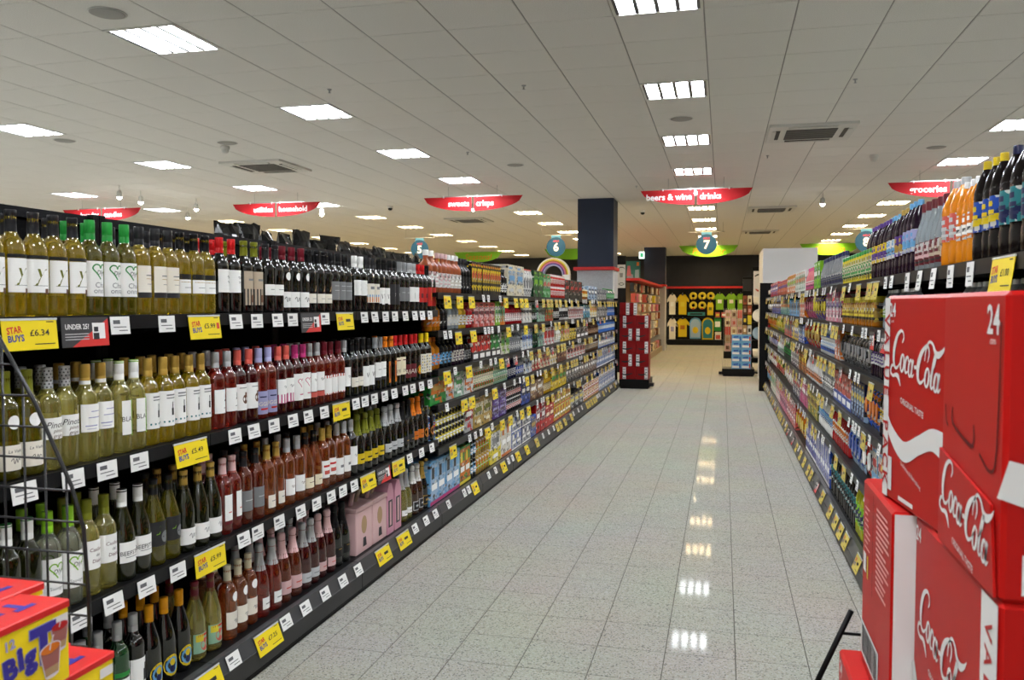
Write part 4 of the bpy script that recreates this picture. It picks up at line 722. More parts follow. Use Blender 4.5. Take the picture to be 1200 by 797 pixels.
def part_mesh(kind, w, h, d, c1, c2, c3, small):
    key = (kind, round(w, 4), round(h, 4), round(d, 4), c1, c2, c3, small)
    if key in PM: return PM[key]
    r = w / 2 - .0012; P = []; n = 10 if small else 14
    if kind in ('bottle', 'slim', 'pet', 'jug'):
        body = liq(c1); capm = gloss(c3, .3); lab = paint(c2, .45)
        if kind == 'bottle': pr = [(0, .003), (r * .9, 0), (r, .008), (r, .60 * h), (r * .93, .66 * h), (r * .5, .75 * h), (r * .36, .80 * h), (r * .36, .9 * h)]; l0, l1 = .14, .5
        elif kind == 'slim': pr = [(0, .003), (r * .9, 0), (r, .008), (r, .48 * h), (r * .8, .62 * h), (r * .45, .78 * h), (r * .36, .9 * h)]; l0, l1 = .1, .42
        elif kind == 'jug': pr = [(0, .003), (r * .92, 0), (r, .012), (r, .62 * h), (r * .9, .72 * h), (r * .6, .84 * h), (r * .42, .88 * h), (r * .42, .92 * h)]; l0, l1 = .2, .6
        else: pr = [(0, .006), (r * .5, .0), (r * .84, 0), (r * .97, .03 * h), (r, .07 * h), (r, .22 * h), (r * .94, .27 * h), (r * .97, .30 * h), (r * .97, .58 * h), (r, .62 * h), (r * .97, .68 * h), (r * .78, .78 * h), (r * .5, .87 * h), (r * .3, .92 * h), (r * .28, .95 * h)]; l0, l1 = .30, .60
        cr = pr[-1][0] * 1.12; cz = pr[-1][1] - .03 * h
        cap = [(cr, cz), (cr, h - .004), (cr * .9, h), (0, h)]
        lr = r * (1.012 if kind != 'pet' else .985)
        M = MB().lathe(pr, body, n)
        C = MB().lathe(cap, capm, n); L = MB().lathe([(lr, l0 * h), (lr, l1 * h)], busy(c2, c3), n)
        pm = paint(c3 if c3 != c2 else 'charcoal', .5); pr2 = MB()
        for q in range(3): pr2.lathe([(lr + .0006, (l0 + (l1 - l0) * (.2 + .24 * q)) * h), (lr + .0006, (l0 + (l1 - l0) * (.3 + .27 * q)) * h)], pm, 4, a0=-.75 + .18 * q, a1=.75 - .16 * q)
        P = [('body', M), ('cap', C), ('label', L, ('print', pr2))]
    elif kind in ('can', 'tub', 'aerosol', 'jar'):
        body = gloss(c1, .25); top = mat('silver', rough=.3, metal=.8) if kind == 'can' else gloss(c3, .35)
        if kind == 'can': pr = [(0, .002), (r * .82, 0), (r, .008), (r, h - .012), (r * .86, h - .003)]; cap = [(r * .86, h - .003), (r * .84, h), (r * .78, h - .003), (0, h - .004)]
        elif kind == 'tub': pr = [(0, .002), (r * .9, 0), (r * .92, .01), (r * .98, h * .88)]; cap = [(r, h * .87), (r, h * .98), (r * .96, h), (0, h)]
        elif kind == 'jar': pr = [(0, .002), (r * .95, 0), (r, .01), (r, h * .74), (r * .8, h * .82)]; cap = [(r * .84, h * .8), (r * .84, h * .98), (r * .8, h), (0, h)]
        else: pr = [(0, .002), (r * .95, 0), (r, .01), (r, h * .72), (r * .8, h * .78)]; cap = [(r * .86, h * .77), (r * .86, h * .95), (r * .7, h), (0, h)]
        band = MB().lathe([(r + .0005, h * .25), (r + .0005, h * .62)], busy(c2, c3), n)
        pr2 = MB()
        for q in range(2): pr2.lathe([(r + .001, h * (.32 + .14 * q)), (r + .001, h * (.40 + .15 * q))], paint(c3, .45), 4, a0=-.6, a1=.6 - .2 * q)
        P = [('body', MB().lathe(pr, busy(c1, c2, .28, .7), n)), ('lid', MB().lathe(cap, top, n)), ('band', band, ('print', pr2))]
    elif kind in ('carton', 'pack', 'tray'):
        hw = w / 2 - .0012; B = MB().bbox(-d, 0, -hw, hw, 0, h, busy(c1, c2, .38, .72), min(.004, w * .04))
        x = .0006; Q = lambda b, y0, y1, z0, z1, m, k=0: b.add([(x + k * .0004, y0 * hw, z0 * h), (x + k * .0004, y1 * hw, z0 * h), (x + k * .0004, y1 * hw, z1 * h), (x + k * .0004, y0 * hw, z1 * h)], [(0, 1, 2, 3)], m)
        L = MB(); pr2 = MB()
        if kind == 'carton':
            Q(L, -.86, .86, .38, .80, busy(c2, c3)); Q(pr2, -.6, .6, .50, .66, paint(c3, .45), 1); Q(pr2, -.4, .4, .14, .24, paint(c2, .45), 1); Q(pr2, -.7, .1, .86, .93, paint(c3, .45), 1)
            P = [('box', B), ('front_panel', L, ('print', pr2))]
        elif kind == 'pack':       # cans held in a printed wrap: two rows of upright panels
            for q in range(2):
                u = -.9 + .92 * q; Q(L, u, u + .86, .12, .94, busy(c2, c1, .4, .66)); Q(pr2, u + .1, u + .42, .60, .86, paint(c3, .45), 1); Q(pr2, u + .08, u + .76, .34, .48, paint('white', .45), 1); Q(pr2, u + .5, u + .78, .62, .84, paint(c1, .45), 1)
            Q(pr2, -.98, .98, .02, .10, paint(c3 if c3 != 'charcoal' else 'magenta', .45), 1)
            P = [('box', B), ('front_panel', L, ('print', pr2))]
        else:                      # shelf-ready tray with goods standing in it
            B = MB().box(-d, 0, -hw, hw, 0, h * .34, gloss(c1, .4)); G = MB(); k = max(2, round(w / .055))
            for q in range(k): G.bbox(-d + .01, -.006, -hw + 2 * hw * q / k + .002, -hw + 2 * hw * (q + 1) / k - .002, .004, h, busy(c2, c3, .35, .6), .003)
            Q(L, -.7, .7, .08, .26, paint(c3, .4))
            P = [('tray', B), ('sachet_row', G), ('front_panel', L)]
    elif kind == 'pouch':
        hw = w / 2 - .0012; vs = []; fs = []; nu, nv = 6, 7
        for s in (1, -1):
            for j in range(nv):
                for i in range(nu):
                    u, v = i / (nu - 1), j / (nv - 1); bul = (math.sin(PI * u) ** .6) * (math.sin(PI * min(1, .12 + .88 * (1 - v))) ** .7 if v < 1 else 0)
                    vs.append((-d / 2 + s * d / 2 * bul, (u * 2 - 1) * hw * (1 - .04 * math.sin(PI * v)), v * h))
        for s in range(2):
            o_ = s * nu * nv
            for j in range(nv - 1):
                for i in range(nu - 1):
                    q = (o_ + j * nu + i, o_ + j * nu + i + 1, o_ + (j + 1) * nu + i + 1, o_ + (j + 1) * nu + i); fs.append(q if s == 0 else tuple(reversed(q)))
        B = MB().add(vs, fs, busy(c1, c2, .22, .62), True)
        L = MB()
        L.prism([(.62 * hw * math.cos(2 * PI * k / 14), h * .52 + .2 * h * math.sin(2 * PI * k / 14)) for k in range(14)], -.004, .001, paint(c2, .35), 'X')
        S = MB().box(-d / 2 - .002, -d / 2 + .002, -hw, hw, h * .97, h * 1.03, gloss(c3, .3))
        P = [('bag', B), ('print', L), ('seal', S)]
    out = []
    if small:      # far away: one mesh
        J = MB()
        for p in P:
            for mb in [p[1]] + [q[1] for q in p[2:]]:
                b0 = len(J.v); J.v += mb.v
                for f, m, s in zip(mb.f, mb.m, mb.sm): J.f.append(tuple(b0 + i for i in f)); J.m.append(J.mi(mb.mats[m])); J.sm.append(s)
        out = J.mesh(kind)
    else:
        out = [(p[0], p[1].mesh(p[0]), [(q[0], q[1].mesh(q[0])) for q in p[2:]]) for p in P]
    PM[key] = out; return out
KN = dict(bottle=('spirit_bottle', 'bottle', 'bottle'), slim=('slim_bottle', 'slim bottle', 'bottle'), pet=('drink_bottle', 'drink bottle', 'bottle'), jug=('large_bottle', 'large bottle', 'bottle'), can=('drink_can', 'can', 'can'), tub=('tub', 'tub', 'tub'), jar=('jar', 'jar', 'jar'), aerosol=('spray_can', 'spray can', 'can'),
    carton=('carton', 'carton', 'carton'), pack=('multipack_carton', 'multipack', 'multipack'), tray=('display_tray', 'tray of sachets', 'tray'), pouch=('pouch_bag', 'pouch', 'pouch'))
NPROD = 0
def product(kind, side, y, z, w, h, d, c1, c2, c3, shelf, tier='', xoff=0., back=False, jitter=True):
    global NPROD; NPROD += 1
    small = y > 8.6
    nm, word, cat = KN[kind]
    n1 = LN[c1] if c1 in LN else cn(c1)
    feat = {'bottle': 'label', 'slim': 'label', 'pet': 'label', 'jug': 'label', 'can': 'band', 'tub': 'band', 'jar': 'band', 'aerosol': 'band', 'carton': 'panel', 'pack': 'panels', 'tray': None, 'pouch': 'print'}[kind]
    if kind == 'tray': desc = '%s tray of %s sachets' % (n1, cn(c2))
    else: desc = '%s %s with %s %s' % (n1, word, cn(c2), feat)
    lab = '%s %s%s from near end, %s%s' % (nth((desc, shelf, tier, back)), tier + ' ' if tier else '', desc, shelf, ', back row' if back else '')
    if len(lab.split()) > 16: lab = lab.replace(' from near end', '')
    X = (LF - .035 - xoff) if side < 0 else (RF + .035 + xoff)
    if kind in ('bottle', 'slim', 'pet', 'jug', 'can', 'tub', 'jar', 'aerosol'): X += (-w / 2 if side < 0 else w / 2)
    if jitter: X += random.uniform(-.006, 0) * (1 if side < 0 else -1)
    m = part_mesh(kind, w, h, d, c1, c2, c3, small)
    rz = 0 if side < 0 else PI
    g = '%s goods on the %s' % (cat, shelf)
    if small: tag(ob(nm, m, None, (X, y, z), rz), lab, cat, g)
    else:
        t = thing(nm, lab, cat, (X, y, z), rz, group=g)
        for pn, me, subs in m:
            p = ob(pn, me, t)
            for sn, sm in subs: ob(sn, sm, p)
def run(side, x0, x1, z, gap, shelf, spec, xp):
    kind, c1, c2, c3, w, h = spec[:6]; tiers = spec[6] if len(spec) > 6 else 1; rows = spec[7] if len(spec) > 7 else 1
    ya, yb = ypx(x0, z, xp), ypx(x1, z, xp)
    if yb < ya: ya, yb = yb, ya
    yb = min(yb, 15.33 if side < 0 else 15.58)
    if yb - ya < .05: return
    n = max(1, round((yb - ya) / w)); w = min(w * 1.25, (yb - ya) / n)
    h = min(h, (gap - .02) / tiers)
    d = {'carton': .2, 'pack': .26, 'tray': .2, 'pouch': min(.09, w * .5)}.get(kind, w)
    for k in range(n):
        y = ya + w * (k + .5)
        for t in range(tiers):
            product(kind, side, y, z + t * h, w, h, d, c1, c2, c3, shelf, ('lower', 'upper', 'topmost')[t] if tiers > 1 else '', jitter=tiers == 1)
        for r in range(1, rows):
            product(kind, side, y, z, w, h, d, c1, c2, c3, shelf, '', xoff=(w + .004) * r if d == w else d + .01, back=True)
def fill(side, which, lv, z, gap, data, end, xp):
    for k, it in enumerate(data):
        x1 = data[k + 1][0] if k + 1 < len(data) else end
        if it[1] is None: continue
        run(side, it[0], x1, z, gap, SHN[which][lv], it[1:], xp)
LG = [.36, .27, .215, .24, .235, .31]
LD = {5: [(506, 'bottle', 'copperl', 'blush', 'white', .085, .29), (518, 'bottle', 'copperl', 'white', 'blush', .085, .28), (531, 'bottle', 'copperl', 'ivory', 'white', .085, .28), (543, 'bottle', 'blackl', 'charcoal', 'black', .085, .27), (554, 'carton', 'black', 'yellow', 'scarlet', .075, .26), (588, 'bottle', 'blackl', 'white', 'charcoal', .09, .24), (596, 'carton', 'cream', 'silver', 'sky', .28, .29), (615, 'pouch', 'white', 'grey', 'scarlet', .12, .27), (626, 'carton', 'bottle_green', 'green', 'lime', .24, .28), (637, 'carton', 'green', 'mint', 'coral', .24, .26),
        (646, 'can', 'scarlet', 'white', 'red', .075, .135, 2), (663, 'carton', 'charcoal', 'black', 'red', .3, .24), (683, 'tub', 'orange', 'yellow', 'cream', .1, .14), (690, 'carton', 'pale_blue', 'navy', 'white', .25, .2), (700, 'carton', 'grey', 'silver', 'navy', .3, .18), (711, 'jug', 'waterl', 'mint', 'green', .12, .2)],
    4: [(506, 'bottle', 'amberl', 'orange', 'amber', .085, .22), (519, 'bottle', 'blackl', 'black', 'charcoal', .08, .21), (528, 'bottle', 'waterl', 'ivory', 'silver', .08, .22), (540, 'bottle', 'goldl', 'white', 'gold', .08, .21), (549, 'bottle', 'redl', 'white', 'red', .075, .2), (556, 'carton', 'coral', 'blush', 'maroon', .15, .2), (581, 'carton', 'lime', 'white', 'green', .11, .21), (587, 'carton', 'orange', 'mint', 'green', .11, .21), (593, 'bottle', 'redl', 'blush', 'white', .08, .21), (613, 'carton', 'white', 'ivory', 'charcoal', .13, .2), (624, 'bottle', 'greenl', 'charcoal', 'silver', .08, .21), (631, 'carton', 'mint', 'grey', 'bottle_green', .12, .2), (640, 'carton', 'scarlet', 'green', 'orange', .12, .19), (649, 'bottle', 'blackl', 'white', 'black', .08, .21), (657, 'bottle', 'whitel', 'charcoal', 'black', .09, .21), (667, 'carton', 'white', 'red', 'grey', .14, .16), (684, 'carton', 'teal', 'sky', 'white', .2, .19), (692, 'carton', 'white', 'yellow', 'orange', .2, .2), (700, 'carton', 'grey', 'silver', 'charcoal', .3, .18), (712, 'pet', 'bluel', 'pale_blue', 'blue', .09, .2)],
    3: [(503, 'bottle', 'amberl', 'sky', 'orange', .085, .23), (519, 'bottle', 'blackl', 'sky', 'charcoal', .08, .22), (533, 'bottle', 'purplel', 'ivory', 'plum', .08, .22), (547, 'bottle', 'blackl', 'grey', 'black', .08, .2), (555, 'tray', 'charcoal', 'scarlet', 'white', .2, .2), (577, 'tray', 'charcoal', 'green', 'white', .19, .19), (588, 'carton', 'ivory', 'lime', 'green', .13, .21), (598, 'bottle', 'silverl', 'grey', 'silver', .08, .21), (612, 'carton', 'white', 'pale_blue', 'blue', .13, .21), (625, 'bottle', 'greenl', 'bottle_green', 'black', .09, .2), (632, 'carton', 'mint', 'grey', 'teal', .12, .18), (638, 'carton', 'white', 'scarlet', 'red', .2, .2), (650, 'bottle', 'whitel', 'cream', 'white', .09, .2), (658, 'carton', 'yellow', 'beige', 'coral', .2, .2), (668, 'carton', 'yellow', 'black', 'lemon', .2, .14), (676, 'tray', 'black', 'charcoal', 'white', .3, .2), (690, 'bottle', 'brownl', 'brown', 'tan', .09, .2), (702, 'pet', 'bluel', 'white', 'pale_blue', .09, .2)],
    2: [(505, 'carton', 'green', 'orange', 'gold', .30, .2), (524, 'carton', 'silver', 'orange', 'white', .22, .19), (534, 'carton', 'mint', 'white', 'green', .22, .19), (545, 'carton', 'white', 'orange', 'silver', .22, .18), (556, 'can', 'cream', 'green', 'scarlet', .07, .098, 2), (580, 'can', 'mint', 'cream', 'green', .07, .094, 2), (596, 'bottle', 'navyl', 'silver', 'navy', .085, .19), (607, 'bottle', 'silverl', 'blue', 'silver', .08, .19), (616, 'carton', 'white', 'pale_blue', 'navy', .13, .18), (624, 'carton', 'red', 'cream', 'white', .15, .19), (634, 'carton', 'cream', 'scarlet', 'tan', .15, .18), (645, 'carton', 'white', 'yellow', 'cream', .15, .18), (653, 'carton', 'brown', 'maroon', 'tan', .25, .12), (665, 'carton', 'white', 'scarlet', 'charcoal', .22, .16), (686, 'can', 'brown', 'grey', 'tan', .08, .17), (702, 'pack', 'pale_blue', 'white', 'blue', .3, .2)],
    1: [(504, 'can', 'navy', 'sky', 'red', .07, .12, 2), (513, 'can', 'charcoal', 'lemon', 'white', .072, .12, 2), (546, 'carton', 'silver', 'scarlet', 'white', .23, .24), (556, 'carton', 'gold', 'cream', 'olive', .26, .25), (578, 'carton', 'purple', 'lilac', 'plum', .26, .12, 2), (594, 'can', 'charcoal', 'white', 'scarlet', .07, .12, 2), (612, 'carton', 'blue', 'navy', 'white', .2, .24), (622, 'carton', 'brown', 'tan', 'white', .3, .2), (638, 'bottle', 'goldl', 'cream', 'gold', .09, .24), (647, 'carton', 'yellow', 'gold', 'green', .26, .24), (664, 'carton', 'charcoal', 'grey', 'white', .2, .22), (682, 'carton', 'brown', 'grey', 'white', .2, .2), (700, 'pack', 'blue', 'pale_blue', 'white', .3, .25)],
    0: [(505, 'pack', 'sky', 'pale_blue', 'charcoal', .36, .30), (540, 'pack', 'green', 'orange', 'lemon', .32, .29), (553, 'can', 'black', 'sky', 'white', .07, .15, 2), (560, 'can', 'gold', 'orange', 'lime', .072, .15, 2), (575, 'carton', 'lemon', 'white', 'grey', .3, .33), (588, 'pack', 'white', 'ivory', 'orange', .36, .33), (600, 'pack', 'blue', 'silver', 'white', .32, .165, 2), (612, 'pack', 'navy', 'silver', 'white', .32, .165, 2), (623, 'carton', 'blue', 'grey', 'gold', .3, .22), (629, 'carton', 'red', 'maroon', 'white', .3, .31), (640, 'carton', 'scarlet', 'red', 'cream', .2, .24), (650, 'pack', 'yellow', 'gold', 'scarlet', .38, .165, 2), (669, 'carton', 'charcoal', 'silver', 'lemon', .3, .2), (684, 'pack', 'white', 'red', 'yellow', .35, .12, 2), (702, 'pack', 'blue', 'white', 'pale_blue', .35, .17, 2)]}
for lv, data in LD.items(): fill(-1, 0, lv, LEFT_Z[lv], LG[lv], data, 721, LF - .03)
RG = [.36, .29, .27, .24, .235, .33]
RD = {5: [(1019, 'tub', 'lemon', 'cream', 'green', .1, .18), (985, 'slim', 'silverl', 'grey', 'navy', .075, .24), (960, 'carton', 'lime', 'green', 'white', .16, .24), (953, 'slim', 'pinkl', 'blush', 'magenta', .08, .22), (943, 'carton', 'white', 'mint', 'orange', .2, .22), (932, 'carton', 'orange', 'white', 'lime', .24, .22), (922, 'carton', 'coral', 'orange', 'blue', .24, .2), (911, 'carton', 'red', 'blue', 'white', .3, .22), (903, 'pouch', 'brown', 'cream', 'tan', .3, .18)],
    4: [(1021, 'jar', 'amber', 'gold', 'lemon', .09, .17), (985, 'carton', 'pink', 'white', 'purple', .1, .22), (967, 'pouch', 'purple', 'lemon', 'plum', .2, .22), (952, 'pouch', 'magenta', 'pink', 'white', .2, .22), (942, 'carton', 'orange', 'white', 'coral', .16, .2), (937, 'carton', 'sky', 'grey', 'charcoal', .2, .18), (925, 'carton', 'teal', 'mint', 'orange', .2, .2), (915, 'carton', 'blue', 'brown', 'white', .25, .22), (905, 'pouch', 'brown', 'white', 'cream', .25, .2)],
    3: [(1033, 'pet', 'purplel', 'white', 'purple', .07, .22), (1019, 'pouch', 'charcoal', 'grey', 'lemon', .12, .19), (984, 'carton', 'orange', 'white', 'coral', .12, .22), (978, 'can', 'white', 'pale_blue', 'blue', .075, .105, 2), (961, 'pouch', 'red', 'gold', 'white', .26, .23), (942, 'carton', 'blue', 'white', 'sky', .2, .18), (935, 'carton', 'yellow', 'blue', 'white', .2, .2), (928, 'carton', 'coral', 'grey', 'teal', .2, .2), (919, 'pouch', 'lime', 'lemon', 'green', .25, .22), (909, 'pouch', 'yellow', 'orange', 'lemon', .25, .22), (900, 'carton', 'red', 'scarlet', 'black', .35, .2)],
    2: [(1040, 'pet', 'purplel', 'white', 'yellow', .075, .26), (1028, 'pouch', 'blue', 'orange', 'lime', .11, .22), (1012, 'carton', 'navy', 'pale_blue', 'yellow', .1, .22), (997, 'tray', 'blue', 'coral', 'white', .22, .21), (976, 'tub', 'silver', 'grey', 'white', .1, .19), (961, 'slim', 'whitel', 'silver', 'orange', .08, .22), (944, 'carton', 'brown', 'orange', 'yellow', .2, .22), (936, 'carton', 'plum', 'white', 'grey', .25, .2), (927, 'jar', 'bottle_green', 'charcoal', 'green', .12, .22), (918, 'slim', 'whitel', 'mint', 'grey', .1, .22), (911, 'pouch', 'plum', 'lilac', 'purple', .25, .22), (901, 'pouch', 'white', 'green', 'red', .3, .2)],
    1: [(1060, 'pet', 'cola', 'pale_blue', 'charcoal', .085, .27), (1034, 'carton', 'sky', 'white', 'red', .15, .26), (1020, 'pouch', 'scarlet', 'white', 'maroon', .16, .24), (1008, 'pouch', 'pale_blue', 'blue', 'blue', .14, .25), (993, 'pet', 'redl', 'white', 'orange', .08, .26), (974, 'pet', 'whitel', 'blue', 'sky', .08, .25), (958, 'carton', 'olive', 'yellow', 'brown', .26, .22), (946, 'carton', 'magenta', 'pink', 'white', .2, .25), (937, 'carton', 'navy', 'white', 'red', .2, .24), (929, 'pouch', 'blush', 'white', 'pink', .25, .25), (919, 'pouch', 'green', 'red', 'lemon', .3, .22), (910, 'pouch', 'red', 'white', 'green', .3, .22), (902, 'tray', 'charcoal', 'white', 'grey', .4, .2)],
    0: [(1100, 'jug', 'yellowl', 'sky', 'yellow', .115, .33), (1032, 'jug', 'yellowl', 'red', 'yellow', .11, .33), (1018, 'jug', 'limel', 'lime', 'navy', .1, .32), (1000, 'pet', 'cola', 'teal', 'black', .09, .33, 1, 2), (972, 'pack', 'blue', 'lilac', 'silver', .28, .3), (956, 'pack', 'purple', 'blue', 'white', .28, .28), (944, 'pouch', 'orange', 'yellow', 'brown', .22, .3), (932, 'carton', 'coral', 'pink', 'white', .24, .16, 2), (922, 'carton', 'pink', 'magenta', 'navy', .24, .16, 2), (914, 'carton', 'blush', 'white', 'red', .2, .3), (909, 'carton', 'ivory', 'mint', 'green', .2, .32), (903, 'pouch', 'orange', 'sky', 'yellow', .4, .28)]}
for lv, data in RD.items(): fill(1, 1, lv, RIGHT_Z[lv], RG[lv], data, 896, RF + .035)
# tall drinks over the cola stack
ND = [(1240, 'pet', 'cola', 'teal', 'navy', .098, .33), (1181, 'pet', 'cola', 'blue', 'yellow', .098, .325), (1152, 'pet', 'orangel', 'orange', 'white', .075, .29), (1131, 'pet', 'orangel', 'coral', 'silver', .09, .32), (1112, 'slim', 'waterl', 'beige', 'maroon', .075, .29), (1098, 'slim', 'waterl', 'blush', 'maroon', .075, .29), (1081, 'pet', 'purplel', 'lilac', 'sky', .088, .32), (1066, 'pet', 'purplel', 'purple', 'gold', .085, .31), (1057, 'pet', 'purplel', 'white', 'sky', .085, .30), (1046, 'pet', 'purplel', 'yellow', 'purple', .085, .30)]
fill(1, 1, 5, 1.665, .4, ND, 1022, RF + .08)
for k in range(3): product('tray', 1, 3.40 + .155 * k, 1.41, .15, .12, .2, 'purple', 'white', 'lilac', SHN[1][4] + ' near end')
for y0, n, c2, c3 in ((2.1, 8, 'purple', 'white'), (2.66, 8, 'green', 'white'), (3.22, 0, 'sky', 'white'), (3.88, 6, 'sky', 'white'), (4.32, 4, 'lime', 'white')):
    for k in range(n): product('pet', 1, y0 + .068 * (k + .5), 1.41, .068, .195, .068, 'waterl', c2, c3, SHN[1][4] + ' near end')
for lv, goods in ((1, [('pet', 'cola', 'scarlet', 'red', .085, .26), ('pet', 'limel', 'green', 'lime', .085, .26)]), (2, [('can', 'red', 'white', 'silver', .07, .12), ('can', 'navy', 'sky', 'red', .07, .12)]), (3, [('pet', 'orangel', 'lemon', 'orange', .075, .22), ('pet', 'waterl', 'sky', 'blue', .075, .22)])):
    y = 2.3; e = {1: 3.75, 2: 4.2, 3: 4.35}[lv]; q = 0
    while y < e:
        kd, c1, c2, c3, w_, h_ = goods[(q // 5) % 2]; product(kd, 1, y + w_ / 2, RIGHT_Z[lv], w_, h_, w_, c1, c2, c3, SHN[1][lv] + ' near end'); y += w_ + .001; q += 1
# pink gift cartons among the sparkling wine on the bottom wine deck
def gift_box(y0, y1, label, pinkc):
    yc, hw = (y0 + y1) / 2, (y1 - y0) / 2
    t = thing('gift_carton', label, 'gift box', (LF - .05, yc, .17), group='pink wine gift boxes')
    ob('box', MB().bbox(-.2, 0, -hw, hw, 0, .235, paint(pinkc, .4), .004), t)
    b = MB(); b.prism([(.035 * math.cos(2 * PI * k / 16), .15 + .05 * math.sin(2 * PI * k / 16)) for k in range(16)], .0, .001, paint('tan', .5), 'X')
    b.add([(.0012, -.02, .03), (.0012, .03, .03), (.0012, .02, .08), (.0012, -.015, .08)], [(0, 1, 2, 3)], paint('charcoal', .5))
    ob('print', b, t)
    ob('lid', MB().bbox(-.205, .005, -hw - .003, hw + .003, .235, .26, paint('blush', .4), .003), t)
    b = MB().tube([(-.06, -.05, .26), (-.05, -.04, .33)], .014, paint('blush', .35), 8); ob('bottle_neck', b, t)
    b = MB().tube([(-.08, .05, .26), (-.06, .08, .34)], .014, paint('beige', .35), 8); ob('bottle_neck', b, t)
gift_box(4.145, 4.36, 'pale pink wine gift box with bottle necks poking out, nearer one', 'blush')
gift_box(4.37, 4.57, 'blush pink wine gift box right behind the nearer pale one', 'blush')
for k, (y, lb) in enumerate(((4.63, 'nearer upright pink bottle sleeve beside the gift boxes'), (4.75, 'farther upright pink bottle sleeve beside the gift boxes'))):
    t = thing('bottle_sleeve', lb, 'gift box', (LF - .05, y, .17), group='pink bottle sleeves')
    ob('sleeve', MB().prism([(-.05, 0), (.05, 0), (.05, .24), (.02, .30), (-.02, .30), (-.05, .24)], -.09, 0, mat('rose_pink', (206, 146, 166), .4), 'X'), t)
    ob('print', MB().prism([(-.03, .04), (.03, .04), (.03, .2), (-.03, .2)], .0, .001, paint('charcoal', .5), 'X'), t)
    ob('ribbon', MB().prism([(-.012, .05), (.012, .05), (.012, .19), (-.012, .19)], .001, .002, paint('blush', .4), 'X'), t)
print('products', NPROD)
# ------------------------------------------------------------------ goods on top of the sweets side
def atY(px, py, Y):
    a = (px - 600) / F; b_ = -(py - 398.5) / F; cf = math.cos(PIT) + b_ * math.sin(PIT); z = -math.sin(PIT) + b_ * math.cos(PIT)
    X = a * math.cos(YAW) - cf * math.sin(YAW); y = a * math.sin(YAW) + cf * math.cos(YAW)
    return X / y * Y, EYE + z / y * Y
def crinkle_bag(y, x, z, wd, h, d, c, label, grp, rz):
    vs, fs = [], []; nu, nv = 7, 7; rnd = random.Random(int(y * 1000))
    for s in (1, -1):
        for j in range(nv):
            for i in range(nu):
                u, v = i / (nu - 1), j / (nv - 1); bul = (math.sin(PI * u) ** .5) * (math.sin(PI * v) ** .5)
                e = .012 * rnd.uniform(-1, 1) * (1 if 0 < u < 1 else 0)
                vs.append((s * (d / 2 * bul + e * bul), (u - .5) * wd + (.02 * rnd.uniform(-1, 1) if v == 1 else 0), v * h + (.03 * rnd.uniform(-1, .2) if v == 1 else 0)))
    for s in range(2):
        o_ = s * nu * nv
        for j in range(nv - 1):
            for i in range(nu - 1):
                q = (o_ + j * nu + i, o_ + j * nu + i + 1, o_ + (j + 1) * nu + i + 1, o_ + (j + 1) * nu + i); fs.append(q if s == 0 else tuple(reversed(q)))
    t = thing('snack_bag', label, 'bag', (x, y, z), rz, group=grp)
    ob('bag', MB().add(vs, fs, gloss(c, .14)), t)
    ob('seal', MB().box(-.003, .003, -wd / 2, wd / 2, h - .03, h - .005, gloss(c, .2)), t)
for k in range(15):
    y = 4.0 + .205 * k
    crinkle_bag(y, -2.58, 1.6, .2, .38 + random.uniform(-.03, .03), .11, 'black', '%s shiny black crinkled bag from near end, above the red wine' % ordw(k + 1), 'black bags over the wine shelves', random.uniform(-.3, .3))
for k in range(14):
    y = 7.1 + .21 * k; c = ('yellow', 'scarlet', 'yellow', 'blue')[k % 4] if k < 5 else ('scarlet', 'orange', 'coral')[k % 3]
    crinkle_bag(y, -2.58, 1.6, .2, .37 + random.uniform(-.02, .02), .1, c, '%s colourful snack bag from near end, %s, over the left shelves' % (ordw(k + 1), cn(c)), 'snack bags over the left shelves', random.uniform(-.3, .3))

